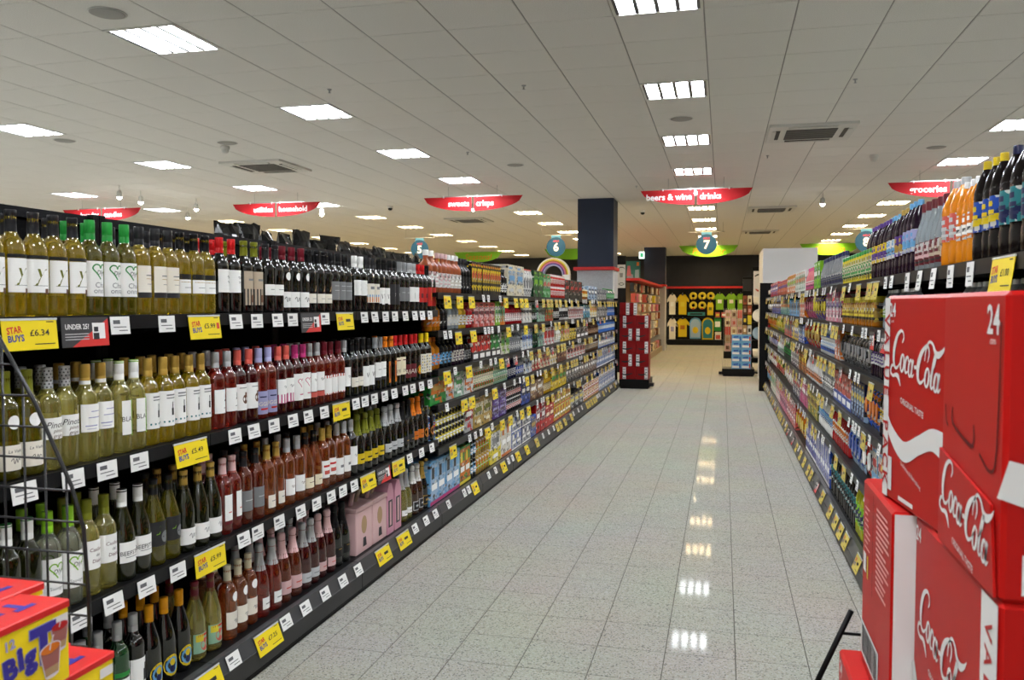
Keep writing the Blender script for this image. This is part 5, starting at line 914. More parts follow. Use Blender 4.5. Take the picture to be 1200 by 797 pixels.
# ------------------------------------------------------------------ cola stack by the right shelving
COKE = mat('cola_red', (178, 18, 14), .42, spec=.2); CWHITE = mat('carton_white', (222, 220, 218), .4)
def face_pt(axis, s, off, c=(0, 0)):
    """flat face of a carton: axis X -> normal -X, reading towards -Y; axis Y -> normal -Y, reading towards +X"""
    return (lambda u, v: (-off, c[0] - u, c[1] + v)) if axis == 'X' else (lambda u, v: (c[0] + u, -off, c[1] + v))
def rectf(mb, P, u0, u1, v0, v1, m): mb.add([P(u0, v0), P(u1, v0), P(u1, v1), P(u0, v1)], [(0, 1, 2, 3)], m)
def cola(label, x, y, z, dx, dy, h, rz, face, strip=None, yface=None):
    """carton whose aisle face is at local x=0 and near face at local y=0"""
    t = thing('cola_carton', label, 'carton', (x, y, z), rz, group='red cola cartons by the right shelves')
    ob('box', MB().bbox(0, dx, 0, dy, 0, h, COKE, .006), t)
    X = lambda u, v: (-.0012, dy / 2 - u, v); XO = lambda u, v: (-.0018, dy / 2 - u, v); Yf = lambda u, v: (dx / 2 + u, -.0012, v); YO = lambda u, v: (dx / 2 + u, -.0018, v)
    if strip:
        u0, u1 = strip; b = MB(); rectf(b, X, u0, u1, .004, h - .004, CWHITE)
        if u0 < 0 and abs(u0 + dy / 2) < .02: b.add([(dx * .0 - .0012, dy + .0012, .004), (dx, dy + .0012, .004), (dx, dy + .0012, h - .004), (-.0012, dy + .0012, h - .004)], [(3, 2, 1, 0)], CWHITE)
        sp = ob('white_strip', b, t); b = MB(); uc = (u0 + u1) / 2
        for k, ch in enumerate('VALUE PACK'):
            put_text(b, ch, COKE, lambda u, v, k=k: (-.002, dy / 2 - (uc - h * .0 + v - .014), h * .93 - .085 * h * 1.02 * k - .02 - u), h=.03, bold=.015) if ch != ' ' else None
        ob('strip_lettering', b, sp)
    if face == 'full':
        b = MB(); script_logo(b, CWHITE, lambda u, v: X(u + .012, h * .62 + v - .12 * u), dy * .82); ob('logo', b, t)
        b = MB(); ribbon(b, [(-.46 * dy, h * .44, .008), (-.36 * dy, h * .34, .028), (-.12 * dy, h * .27, .038), (.12 * dy, h * .33, .034), (.32 * dy, h * .38, .038), (.49 * dy, h * .37, .048)], CWHITE, X); ob('wave', b, t)
        b = MB(); put_text(b, '24', CWHITE, lambda u, v: X(u - dy * .36, h * .90 + v), h=.026, bold=.02); put_text(b, 'cans', CWHITE, lambda u, v: X(u - dy * .36, h * .87 + v), h=.007)
        put_text(b, 'ORIGINAL TASTE', CWHITE, lambda u, v: X(u, h * .475 + v - .12 * u), h=.011, bold=.015); put_text(b, 'Delicious & Refreshing', CWHITE, lambda u, v: X(u, h * .17 + v - .25 * u), h=.008)
        ob('lettering', b, t)
        b = MB(); rectf(b, X, -.40 * dy, -.33 * dy, .02, .085, CWHITE); rectf(b, X, -.2 * dy, .05 * dy, .012, .02, CWHITE); ob('small_print', b, t)['kind'] = 'stuff'
    if face == 'handle':
        m2 = mat('cola_red_dark', (92, 8, 8), .5, spec=.2)
        b = MB()      # punched handle flap
        ribbon(b, [(-.42 * dy, h * .56, .005), (-.40 * dy, h * .50, .005), (-.36 * dy, h * .48, .005)], m2, X); ribbon(b, [(-.28 * dy, h * .56, .006), (-.28 * dy, h * .50, .006), (-.05 * dy, h * .46, .006), (.08 * dy, h * .455, .006), (.085 * dy, h * .53, .006)], m2, X, 3)
        ribbon(b, [(.18 * dy, h * .44, .005), (.34 * dy, h * .40, .005), (.42 * dy, h * .48, .005), (.45 * dy, h * .9, .004)], m2, X, 4); ob('handle_flap', b, t)
        fl = ob('tear_panel', MB().add([X(-.47 * dy, .004), X(.47 * dy, .004), X(.40 * dy, h * .30), X(-.47 * dy, h * .38)] + [(p[0] - .004, p[1], p[2]) for p in (X(-.47 * dy, .004), X(.47 * dy, .004), X(.40 * dy, h * .30), X(-.47 * dy, h * .38))],
            [(4, 5, 6, 7), (0, 1, 5, 4), (1, 2, 6, 5), (2, 3, 7, 6), (3, 0, 4, 7)], COKE), t)
        b = MB(); script_logo(b, CWHITE, lambda u, v: (-.0062, dy / 2 - u + .0, h * .135 + v - .16 * u), dy * .84); ob('logo', b, fl)
        b = MB(); put_text(b, 'ORIGINAL TASTE', CWHITE, lambda u, v: (-.0062, dy / 2 - u, h * .035 + v - .12 * u), h=.010, bold=.01); ob('lettering', b, fl)
        b = MB(); put_text(b, '24', CWHITE, lambda u, v: X(u + dy * .34, h * .86 + v), h=.038, bold=.02); put_text(b, 'cans', CWHITE, lambda u, v: X(u + dy * .34, h * .825 + v), h=.010); ob('count_lettering', b, t)
    if face == 'low':
        b = MB(); script_logo(b, CWHITE, lambda u, v: X(u - .055, h * .50 + v - .14 * u), dy * .60); ob('logo', b, t)
        b = MB(); put_text(b, '24', CWHITE, lambda u, v: X(u - dy * .44, h * .90 + v), h=.026, bold=.02); put_text(b, 'ORIGINAL TASTE', CWHITE, lambda u, v: X(u - .06, h * .38 + v - .14 * u), h=.011, bold=.015); ob('lettering', b, t)
        b = MB(); ribbon(b, [(-.49 * dy, h * .34, .02), (-.40 * dy, h * .2, .04), (-.25 * dy, h * .1, .05), (.0, h * .06, .05)], CWHITE, X); ob('wave', b, t)
    if face == 'end':
        b = MB(); rectf(b, X, -.49 * dy, -.0 * dy + .15 * dy, h * .06, h * .24, mat('barcode_white', (220, 220, 218), .5)); cd = ob('barcode_panel', b, t)
        b = MB(); u = -.45 * dy
        rnd = random.Random(3)
        while u < .12 * dy:
            wd_ = rnd.choice((.002, .003, .005)); rectf(b, XO, u, u + wd_, h * .075, h * .225, INK); u += wd_ + rnd.choice((.002, .004))
        ob('barcode_bar_row', b, cd)
        b = MB(); rnd = random.Random(5)
        for k in range(15):
            v = h * (.92 - .028 * k); rectf(b, X, .02 * dy, (.25 + .2 * rnd.random()) * dy, v, v + .005, mat('print_pink', (236, 170, 164), .5))
        for k in range(8):
            v = h * (.86 - .03 * k); rectf(b, X, -.4 * dy, (-.3 + .12 * rnd.random()) * dy, v, v + .004, mat('print_pink', (236, 170, 164), .5))
        rectf(b, X, -.44 * dy, -.34 * dy, h * .52, h * .62, CWHITE); rectf(b, X, -.30 * dy, -.26 * dy, h * .5, h * .62, mat('yellow', rough=.45)); ob('small_print', b, t)['kind'] = 'stuff'
        b = MB(); ribbon(b, [(-.1 * dy, h * .97, .003), (-.1 * dy, h * .45, .003)], mat('cola_red_dark', (92, 8, 8), .5, spec=.2), X); ob('flap_seam', b, t)
    if yface == 'white':
        b = MB(); rectf(b, Yf, -dx / 2 + .004, dx / 2 - .004, .004, h - .004, CWHITE); ob('white_side', b, t)
    if yface == 'logo':
        b = MB(); ribbon(b, [(-.5 * dx, h * .40, .05), (-.2 * dx, h * .35, .055), (.2 * dx, h * .40, .05), (.5 * dx, h * .46, .03)], CWHITE, Yf); ob('wave', b, t)
        b = MB(); script_logo(b, CWHITE, lambda u, v: Yf(u, h * .78 + v), dx * .8); ob('logo', b, t)
        b = MB(); rectf(b, Yf, -dx * .42, -dx * .12, h * .03, h * .16, CWHITE); ob('white_patch', b, t)
        b = MB(); put_text(b, 'SCAN', CWHITE, lambda u, v: Yf(u - dx * .28, h * .175 + v), h=.011, bold=.015); ob('lettering', b, t)
HB = .397
cola('upper cola carton with a tear-open front and a 24 count, nearest the camera', .345, 1.17, 1.15, .30, .305, HB, 0, 'handle', yface='logo')
cola('upper cola carton with white wave and value strip, farther one', .352, 1.482, 1.15, .28, .315, HB, .12, 'full', strip=(-.1575, -.128))
cola('lower cola carton with white value strip at its near corner', .345, 1.17, .74, .30, .475, .409, 0, 'low', strip=(.165, .235))
cola('lower cola carton showing its barcode end and white side', .306, 1.65, .74, .30, .32, .409, 0, 'end', yface='white')
cola('third-layer cola carton sticking out towards the aisle', .268, 1.70, .345, .32, .33, .394, 0, 'full')
cola('third-layer cola carton hidden under the near corner', .345, 1.17, .345, .30, .475, .394, 0, 'full')
t = thing('display_stand', 'black steel stand with splayed legs under the cola cartons', 'stand', (.5, 1.63, 0))
ob('top_tray', MB().bbox(-.24, .2, -.43, .43, .31, .344, BLACK_METAL, .004), t)
for sx, sy in ((-.2, -.4), (-.2, .4), (.17, -.4), (.17, .4)): ob('leg', MB().tube([(sx, sy, .312), (sx, sy, .0)], .012, BLACK_METAL, 8), t)
ob('brace', MB().tube([(-.178, .60, .76), (-.24, .60, .61), (-.49, .60, .0)], .007, BLACK_METAL, 8), t)
ob('brace_tie', MB().tube([(-.2, .60, .70), (-.14, .60, .70), (-.1, .44, .70), (-.1, .40, .344)], .004, BLACK_METAL, 6), t)

# ------------------------------------------------------------------ wire rack with drink cup multipacks at the left
BT_Y, BT_R = mat('pack_yellow', (242, 214, 24), .38), mat('pack_red', (206, 34, 34), .36)
def cup(mb, P, u, v, s, drink, tilt):
    c, sn = math.cos(tilt), math.sin(tilt); T = lambda a, b: P(u + (a * c - b * sn) * s, v + (a * sn + b * c) * s)
    def poly(pts, m, e): mb.add([(q[0] + e, q[1], q[2]) for q in (T(a, b) for a, b in pts)], [tuple(range(len(pts)))], m)
    E_ = lambda rx, ry, cy: [(rx * math.cos(2 * PI * k / 18), cy + ry * math.sin(2 * PI * k / 18)) for k in range(18)]
    poly([(-.36, -.55), (.36, -.55), (.56, .55), (-.56, .55)], mat('cup_edge', (214, 206, 214), .5), 0); poly(E_(.56, .24, .55), mat('cup_edge', (214, 206, 214), .5), 0.0001); poly(E_(.36, .12, -.55), mat('cup_edge', (214, 206, 214), .5), 0.0001)
    poly([(-.32, -.52), (.32, -.52), (.5, .5), (-.5, .5)], mat('cup_body', (150, 90, 84), .5), .0003); poly([(-.32, -.52), (.32, -.52), (.37, -.2), (-.37, -.2)], paint('tan', .5), .0005); poly(E_(.5, .19, .55), drink, .0006)
    ribbon(mb, [(u + (a * c - b * sn) * s, v + (a * sn + b * c) * s, .03 * s + .001) for a, b in ((-.05, .5), (.05, .8), (.2, 1.05))], CWHITE, lambda a, b: (P(a, b)[0] + .0008, P(a, b)[1], P(a, b)[2]))
def cup_pack(label, x, y1, z, L, D, h, full=True):
    """multipack whose aisle face is at local x=0; far end at local y=0"""
    t = thing('drink_multipack', label, 'multipack', (x, y1, z), 0, group='yellow and red drink multipacks')
    ob('box', MB().bbox(-D, 0, -L, 0, 0, h, BT_Y, .003), t)
    ob('red_top', MB().bbox(-D - .0012, .0012, -L - .0012, .0012, h - .012, h + .001, BT_R, .002), t)
    P = lambda u, v: (.0012, u, v)
    if full:
        b = MB(); B_ = mat('pack_blue', (52, 44, 140), .45); EDGE = mat('pack_lilac', (150, 150, 196), .45)
        for ch, u, v, hh, rt in (('B', -.112, .045, .030, .12), ('i', -.093, .053, .032, .12), ('g', -.076, .050, .032, .12), ('T', -.052, .048, .052, .02)):
            put_text(b, ch, EDGE, lambda a, c, u=u, v=v: (.0010, u + a, v + c), h=hh, bold=.07, rot=rt); put_text(b, ch, B_, lambda a, c, u=u, v=v: (.0016, u + a, v + c), h=hh, bold=.05, rot=rt)
        put_text(b, '12', EDGE, lambda a, c: (.0014, -.113 + a, .088 + c), h=.014, bold=.04, rot=.1)
        for q in range(2): b.add([(.0014, -.118, .016 + .006 * q), (.0014, -.075, .019 + .006 * q), (.0014, -.075, .022 + .006 * q), (.0014, -.118, .019 + .006 * q)], [(0, 1, 2, 3)], INK)
        ob('lettering', b, t)
        b = MB(); cup(b, P, -.021, .072, .032, mat('red', rough=.45), .0); ob('cup_picture', b, t)
        b = MB(); cup(b, lambda u, v: (.0022, u, v), -.040, .042, .037, mat('orange', rough=.45), .06); ob('cup_picture', b, t)
    b = MB()
    put_text(b, 'Big T', mat('pack_blue', (52, 44, 140), .45), lambda a, c: (-D * .72 - c * 0 + c, -.09 + a, h + .0018), h=D * .4, bold=.06)
    ribbon(b, [(-.2, .0, .02), (-.17, .012, .03), (-.14, 0, .02)], paint('coral', .5), lambda a, c: (-D * .5 + c, a, h + .0018)); ob('top_print', b, t)
    b = MB(); b.add([(.0012, -.004, h - .034), (.0012, -.034, h - .034), (.0012, -.034, h - .018), (.0012, -.004, h - .018)], [(3, 2, 1, 0)], CWHITE); ob('sticker', b, t)
cup_pack('yellow Big T drink multipack with two printed cups, foremost', -.975, 1.073, .952, .30, .092, .123)
cup_pack('yellow and red drink multipack lying behind the Big T pack', -1.075, 1.13, .952, .30, .09, .123, False)
cup_pack('lower yellow and red drink multipack peeking out at the right', -.985, 1.18, .826, .30, .092, .123, False)
cup_pack('lower drink multipack tucked behind at the left', -1.08, 1.19, .826, .30, .09, .123, False)
rk = thing('wire_rack', 'black wire rack with a sloping grid end panel, holding drink multipacks', 'rack', (-1.1, 1.27, 0))
WIRE = mat('wire_black', (26, 26, 28), .35)
PTS = [atY(px, py, 1.27) for px, py in ((-14, 372), (40, 470), (84, 570), (98, 620), (104, 700))]
edge = [(p[0] + 1.1, 0, p[1]) for p in PTS]; xr = edge[-1][0]
ob('sloping_bar', MB().tube(edge + [(xr, 0, .0)], .0036, WIRE, 8), rk)
def edge_x(z):
    for (xa, _, za), (xb, _, zb) in zip(edge, edge[1:]):
        if zb <= z <= za: return xa + (xb - xa) * (z - za) / (zb - za)
    return xr if z < edge[-1][2] else None
x0 = xr - .42
z = 1.42
while z > .74:
    e = edge_x(z)
    if e is not None and e > x0: ob('wire', MB().tube([(x0, 0, z), (e, 0, z)], .0022, WIRE, 6), rk)
    z -= .057
x = xr - .0455
while x > x0 - .01:
    zt = 1.46
    while zt > .8 and (edge_x(zt) is None or edge_x(zt) < x): zt -= .004
    ob('wire', MB().tube([(x, .003, .74), (x, .003, zt)], .0022, WIRE, 6), rk); x -= .0455
for k in range(9): ob('shelf_wire', MB().tube([(x0 + .2 + .025 * k, .0, .822), (x0 + .2 + .025 * k, -.55, .822)], .003, WIRE, 6), rk)
for x in (x0, ): ob('rear_post', MB().tube([(x, 0, 0), (x, 0, 1.46)], .006, WIRE, 8), rk)
for x in (xr, x0): ob('front_post', MB().tube([(x, -.55, 0), (x, -.55, .86)], .006, WIRE, 8), rk)
for y in (0, -.55): ob('cross_bar', MB().tube([(x0, y, .814), (xr, y, .814)], .005, WIRE, 8), rk)

# ------------------------------------------------------------------ columns and the far end of the shop
RED_T = mat('trim_red', (196, 36, 40), .45); BOARD = noise_mix(mat('grey_board', (178, 180, 186), .6), (170, 172, 178), (186, 188, 194), 60, .35, .65)
def column(px0, px1, Y, d, label, n):
    x0, x1 = atY(px0, 260, Y)[0], atY(px1, 260, Y)[0]
    t = struct('trim_%d' % n, None); t.location = (0, 0, 0)
    c = ob('column_shaft', MB().box(x0, x1, Y, Y + d, 2.24, CEIL, NAVY_PAINT), t)
    ob('column_boarding', MB().bbox(x0 - .005, x1 + .005, Y - .02, Y + d + .02, 0, 2.18, BOARD, .004), t)
    ob('column_corner', MB().box(x1 - .008, x1 + .012, Y - .027, Y - .003, .0, 2.18, CWHITE), t)
    ob('column_band', MB().bbox(x0 - .07, x1 + .03, Y - .06, Y + d + .04, 2.18, 2.24, RED_T, .004), t)
column(677, 719, 15.44, .62, '', 1)
column(755, 780, 28.8, .6, '', 2)
# promotional stack of red cola cartons at the end of the left run
xa = -1.79; Yb = 15.46
t = thing('display_plinth', 'low black plinth under the far red carton stack', 'plinth', (-1.555, Yb, 0))
ob('body', MB().bbox(-.29, .26, 0, .75, .03, .17, BLACK_METAL, .005), t)
ob('foot', MB().box(-.27, .24, .02, .73, 0, .03, BLACK_METAL), t); ob('bumper', MB().bbox(.26, .33, .1, .3, .04, .1, DARK_METAL, .005), t)
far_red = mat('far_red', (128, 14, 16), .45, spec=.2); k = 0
rnd = random.Random(11)
for lay in range(6):
    w0 = -1.84; hh = .236; cols = [(.0, .24), (.245, .535)] if lay % 2 else [(.0, .30), (.305, .535)]
    if lay == 5: cols = [(.0, .19), (.195, .26)]
    for a, b in cols:
        k += 1
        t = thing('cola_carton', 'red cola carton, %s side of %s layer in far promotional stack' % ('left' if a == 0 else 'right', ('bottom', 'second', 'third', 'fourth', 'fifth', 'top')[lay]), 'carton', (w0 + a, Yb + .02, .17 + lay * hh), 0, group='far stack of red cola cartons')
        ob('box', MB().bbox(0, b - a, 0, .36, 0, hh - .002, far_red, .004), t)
        q = MB(); wv = b - a
        if wv > .2: ribbon(q, [(wv * .15, .10, .012), (wv * .45, .085, .03), (wv * .8, .11, .012)], paint('black', .5), lambda u, v: (u, -.0015, v)); ob('print', q, t)
        q = MB(); u0 = wv - .075 if (lay + (a > 0)) % 2 else .06
        q.add([(u0, -.0012, .01), (u0 + .06, -.0012, .01), (u0 + .06, -.0012, hh - .012), (u0, -.0012, hh - .012)], [(0, 1, 2, 3)], CWHITE)
        for c_ in range(4): q.add([(u0 + .006, -.002, .02 + c_ * .052), (u0 + .05, -.002, .02 + c_ * .052), (u0 + .05, -.002, .035 + c_ * .052), (u0 + .006, -.002, .035 + c_ * .052)], [(0, 1, 2, 3)], paint('grey', .5))
        ob('strip', q, t)
# far units, left: black end frame with a grey notice, bright poster, rows of hung packets
def slab(name, px0, px1, py0, py1, Y, d, m, label, cat, parts=None):
    x0, z1 = atY(px0, py0, Y); x1, z0 = atY(px1, py1, Y)
    t = thing(name, label, cat, ((x0 + x1) / 2, Y, z0)); W = x1 - x0; Hh = z1 - z0
    ob('board', MB().bbox(-W / 2, W / 2, 0, d, 0, Hh, m, .004), t); return t, W, Hh
x0 = atY(723, 300, 19.2)[0]; x1 = atY(733.5, 300, 19.2)[0]
t = thing('notice_stand', 'tall black shelving end frame carrying a grey notice', 'shelving', ((x0 + x1) / 2, 19.2, 0)); W = x1 - x0
ob('panel', MB().bbox(-W / 2, W / 2, 0, .06, 0, 2.66, BLACK_METAL, .005), t)
nt = ob('notice', MB().box(-W / 2 + .01, W / 2 - .01, -.006, -.001, 1.93, 2.46, paint('silver', .5)), t)
q = MB()
ribbon(q, [(-.07, 2.36, .01), (-.02, 2.40, .02), (.05, 2.39, .015), (.07, 2.35, .005)], paint('charcoal'), lambda u, v: (u, -.008, v)); q.add([(-.03, -.008, 2.17), (.03, -.008, 2.17), (.04, -.008, 2.27), (-.04, -.008, 2.27)], [(0, 1, 2, 3)], paint('grey'))
ribbon(q, [(-.06, 2.02, .012), (.0, 2.05, .012), (.06, 2.02, .012), (.0, 1.99, .012), (-.06, 2.02, .012)], paint('charcoal'), lambda u, v: (u, -.008, v)); ob('notice_print', q, nt)
t, W, Hh = slab('poster', 733.5, 750, 306, 341, 31.5, .03, paint('teal', .5), 'bright blue and yellow poster on the far wall', 'poster')
b = MB(); z_ = .0; b.add([(-W / 2 + .01, -.002, 0.01), (W / 2 - .01, -.002, .01), (W / 2 - .01, -.002, Hh * .24), (-W / 2 + .01, -.002, Hh * .28)], [(0, 1, 2, 3)], paint('yellow'))
b.add([(-W * .45, -.002, Hh * .3), (W * .05, -.002, Hh * .3), (W * .0, -.002, Hh * .55), (-W * .4, -.002, Hh * .58)], [(0, 1, 2, 3)], paint('lilac')); b.add([(-W * .45, -.003, Hh * .5), (-W * .12, -.003, Hh * .5), (-W * .2, -.003, Hh * .84), (-W * .38, -.003, Hh * .84)], [(0, 1, 2, 3)], paint('pink'))
b.add([(W * .12, -.002, Hh * .35), (W * .42, -.002, Hh * .35), (W * .42, -.002, Hh * .72), (W * .15, -.002, Hh * .7)], [(0, 1, 2, 3)], paint('pale_blue')); b.add([(W * .25, -.003, Hh * .84), (W * .42, -.003, Hh * .84), (W * .42, -.003, Hh * .96), (W * .25, -.003, Hh * .96)], [(0, 1, 2, 3)], paint('orange')); ob('picture', b, t)
ob('leg', MB().box(-W / 2, W / 2, .0, .03, -atY(733, 341, 31.5)[1], 0, BLACK_METAL), t)
# garments
def garment(kind, px, py, wpx, hpx, Y, c1, c2, label, grp, d=.05):
    x, zt = atY(px, py, Y); s = Y * math.cos(YAW) * 1.0 / F; W, Hh = wpx * s, hpx * s
    t = thing({'shirt': 'tee_shirt', 'vest': 'swim_vest', 'ring': 'swim_ring', 'board': 'body_board', 'pack': 'hanging_pack'}[kind], label, {'shirt': 'shirt', 'vest': 'vest', 'ring': 'swim ring', 'board': 'body board', 'pack': 'packet'}[kind], (x, Y, zt - Hh), group=grp)
    m1, m2 = paint(c1, .7), paint(c2, .7)
    if kind in ('shirt', 'vest'):
        sl = .5 if kind == 'shirt' else .34
        P_ = [(-.30, 0), (.30, 0), (.31, .68), (sl, .60), (sl, .74), (.22, .98), (.12, 1.0), (.0, .92), (-.12, 1.0), (-.22, .98), (-sl, .74), (-sl, .60), (-.31, .68)]
        ob('cloth', MB().prism([(a * W, b * Hh) for a, b in P_], -d, 0, m1), t)
        ob('front_print', MB().box(-.16 * W, .16 * W, -d - .004, -d, .40 * Hh, .62 * Hh, m2), t); ob('hem', MB().box(-.30 * W, .30 * W, -d - .003, .003, 0, .05 * Hh, m2 if kind == 'vest' else m1), t)
        ob('hanger', MB().tube([(0, -d / 2, .92 * Hh), (0, -d / 2, 1.08 * Hh)], .008, STEEL, 6), t)
    elif kind == 'ring':
        n, q = 18, 6; R0, r0 = W * .34, W * .15; vs = []; fs = []; mm = []
        for i in range(n):
            a = 2 * PI * i / n
            for j in range(q):
                e = 2 * PI * j / q; vs.append(((R0 + r0 * math.cos(e)) * math.cos(a), -r0 + r0 * .8 * math.sin(e), Hh / 2 + (R0 + r0 * math.cos(e)) * math.sin(a)))
        for i in range(n):
            for j in range(q): fs.append((i * q + j, ((i + 1) % n) * q + j, ((i + 1) % n) * q + (j + 1) % q, i * q + (j + 1) % q))
        ob('ring', MB().add(vs, fs, m1, True), t); ob('beak', MB().prism([(-.16 * W, .05 * Hh), (.16 * W, .05 * Hh), (.1 * W, .22 * Hh), (-.1 * W, .22 * Hh)], -2.1 * r0, -.3 * r0, m2), t)
    elif kind == 'board':
        pts = [(-.45, 0), (.45, 0)] + [(.48 * math.cos(a), .72 + .28 * math.sin(a)) for a in [PI * k / 10 for k in range(11)]]
        ob('board', MB().prism([(a * W, b * Hh) for a, b in pts], -d, 0, m1), t); ob('edge_band', MB().prism([(a * W * .84, .06 * Hh + b * Hh * .86) for a, b in pts], -d - .004, -d, m2), t)
        ob('picture', MB().prism([(.24 * W * math.cos(2 * PI * k / 14), .4 * Hh + .16 * Hh * math.sin(2 * PI * k / 14)) for k in range(14)], -d - .008, -d - .004, paint('yellow' if c2 != 'lemon' else 'navy', .6)), t)
    else:
        ob('packet', MB().bbox(-W / 2, W / 2, -d, 0, 0, Hh, m1, .006), t); ob('front_print', MB().box(-W * .36, W * .36, -d - .003, -d, Hh * .3, Hh * .7, m2), t)
YB = 33.6
x0, x1 = atY(783, 340, YB)[0], atY(870, 340, YB)[0]
t = thing('wall_display', 'black wall display at the far end with a red top line', 'display', ((x0 + x1) / 2, YB + .12, 0)); W = x1 - x0
ob('backboard', MB().box(-W / 2, W / 2, 0, .2, 0, 2.2, BLACK_METAL), t); ob('top_line', MB().box(-W / 2 - .3, W / 2 + 2.0, -.04, .2, 2.2, 2.28, RED_T), t); ob('base_shelf', MB().bbox(-W / 2, W / 2, -.6, 0, 0, .2, BLACK_METAL, .01), t)
ob('mid_shelf', MB().box(-W / 2, W / 2, -.12, 0, 1.02, 1.05, DARK_METAL), t)
for k, (kind, px, py, wp, hp, c1, c2, lb) in enumerate([('shirt', 788, 345, 12, 24, 'ivory', 'white', 'cream shirt at the upper left of the far wall'), ('shirt', 800, 345, 15, 24, 'yellow', 'lemon', 'yellow shirt hanging on the upper far wall'), ('ring', 812.5, 342, 9.5, 10, 'lemon', 'brown', 'yellow swim ring, upper row left'), ('ring', 823, 342, 9.5, 10, 'lemon', 'brown', 'yellow swim ring, upper row middle'), ('ring', 833, 342, 9.5, 10, 'lemon', 'maroon', 'yellow swim ring, upper row right'),
        ('ring', 812.5, 353, 9.5, 10, 'lemon', 'scarlet', 'yellow swim ring, lower row left'), ('ring', 823, 353, 9.5, 10, 'lemon', 'scarlet', 'yellow swim ring, lower row right'), ('vest', 832.5, 354, 11, 16, 'yellow', 'olive', 'yellow swim vest beside the swim rings'), ('shirt', 843.5, 344, 14, 19, 'lime', 'white', 'lime and white shirt, first of three'), ('shirt', 857, 344, 14, 19, 'lime', 'ivory', 'lime and white shirt, second of three'), ('shirt', 868, 344, 11, 19, 'lime', 'cream', 'lime and white shirt, third of three'),
        ('shirt', 788, 373, 12, 26, 'ivory', 'lilac', 'cream shirt at the lower left of the far wall'), ('shirt', 800, 373, 16, 22, 'yellow', 'amber', 'yellow shirt hanging on the lower far wall'), ('board', 815, 372, 14, 25, 'sky', 'pale_blue', 'pale blue body board standing on the far display'), ('board', 829.5, 372, 14, 26, 'yellow', 'teal', 'yellow and teal body board on the far display'), ('pack', 841, 372, 8, 16, 'green', 'white', 'green and white packet right of the body boards'), ('pack', 841.5, 389, 7, 12, 'ivory', 'coral', 'cream packet under the green one by the body boards'),
        ('pack', 841, 366, 5, 6, 'coral', 'lemon', 'first small coral packet under the lime shirts'), ('pack', 848, 366, 5, 6, 'coral', 'white', 'second small coral packet under the lime shirts'), ('pack', 855, 366, 5, 6, 'coral', 'cream', 'third small coral packet under the lime shirts'), ('pack', 862, 366, 5, 6, 'coral', 'ivory', 'fourth small coral packet under the lime shirts'), ('pack', 816, 366, 20, 4, 'teal', 'black', 'low teal box row below the swim rings')]):
    garment(kind, px, py, wp, hp, YB + .08 if kind != 'board' else YB + .05, c1, c2, lb, 'goods on the far wall display')
t = garment('vest', 744, 344, 16, 27, 31.495, 'yellow', 'lemon', 'yellow vest hanging below the bright poster', None)
# far left run with hung packets
t = thing('far_shelving', 'far left shelving run with pegged packets beyond the red stack', 'shelving', (-1.97, 20.6, 0))
ob('pegboard', MB().box(-.5, -.46, 0, 9.6, .16, 2.14, mat('peg_beige', (196, 182, 160), .6)), t); ob('base_deck', MB().bbox(-.5, 0, 0, 9.6, 0, .17, mat('deck_beige', (150, 136, 110), .5), .005), t)
ob('top_line', MB().box(-.5, .0, 0, 9.6, 2.14, 2.2, RED_T), t); ob('end_post', MB().box(-.06, .02, 9.6, 9.85, 0, 2.0, BLACK_METAL), t)
rnd = random.Random(21)
pc = ['blush', 'pink', 'cream', 'tan', 'coral', 'brown', 'beige', 'charcoal', 'lemon', 'ivory', 'copper', 'silver']
cnt = {}
for r_ in range(7):
    for c_ in range(15):
        col = rnd.choice(pc); z = .30 + .262 * r_; h_ = rnd.uniform(.18, .25); wd = rnd.uniform(.3, .5)
        y = 20.75 + .63 * c_ + rnd.uniform(-.05, .05)
        key = (col, r_); lab = '%s %s packet from near end, %s row of the far left pegs' % (nth(('peg',) + key), cn(col), ('bottom', 'second', 'third', 'fourth', 'fifth', 'sixth', 'top')[r_])
        me = PM.get(('peg', col)) or MB().bbox(0, .1, -.2, .2, 0, .22, paint(col, .5), .01).add([(.1006, -.12, .05), (.1006, .12, .05), (.1006, .12, .15), (.1006, -.12, .15)], [(0, 1, 2, 3)], paint(rnd.choice(pc), .5)).mesh('packet'); PM[('peg', col)] = me
        tag(ob('pegged_packet', me, None, ((-2.43 + .2 + rnd.uniform(0, .1)) if r_ else -2.12, y, z - (.13 if r_ == 0 else 0))), lab, 'packet', 'packets on the far left pegs')
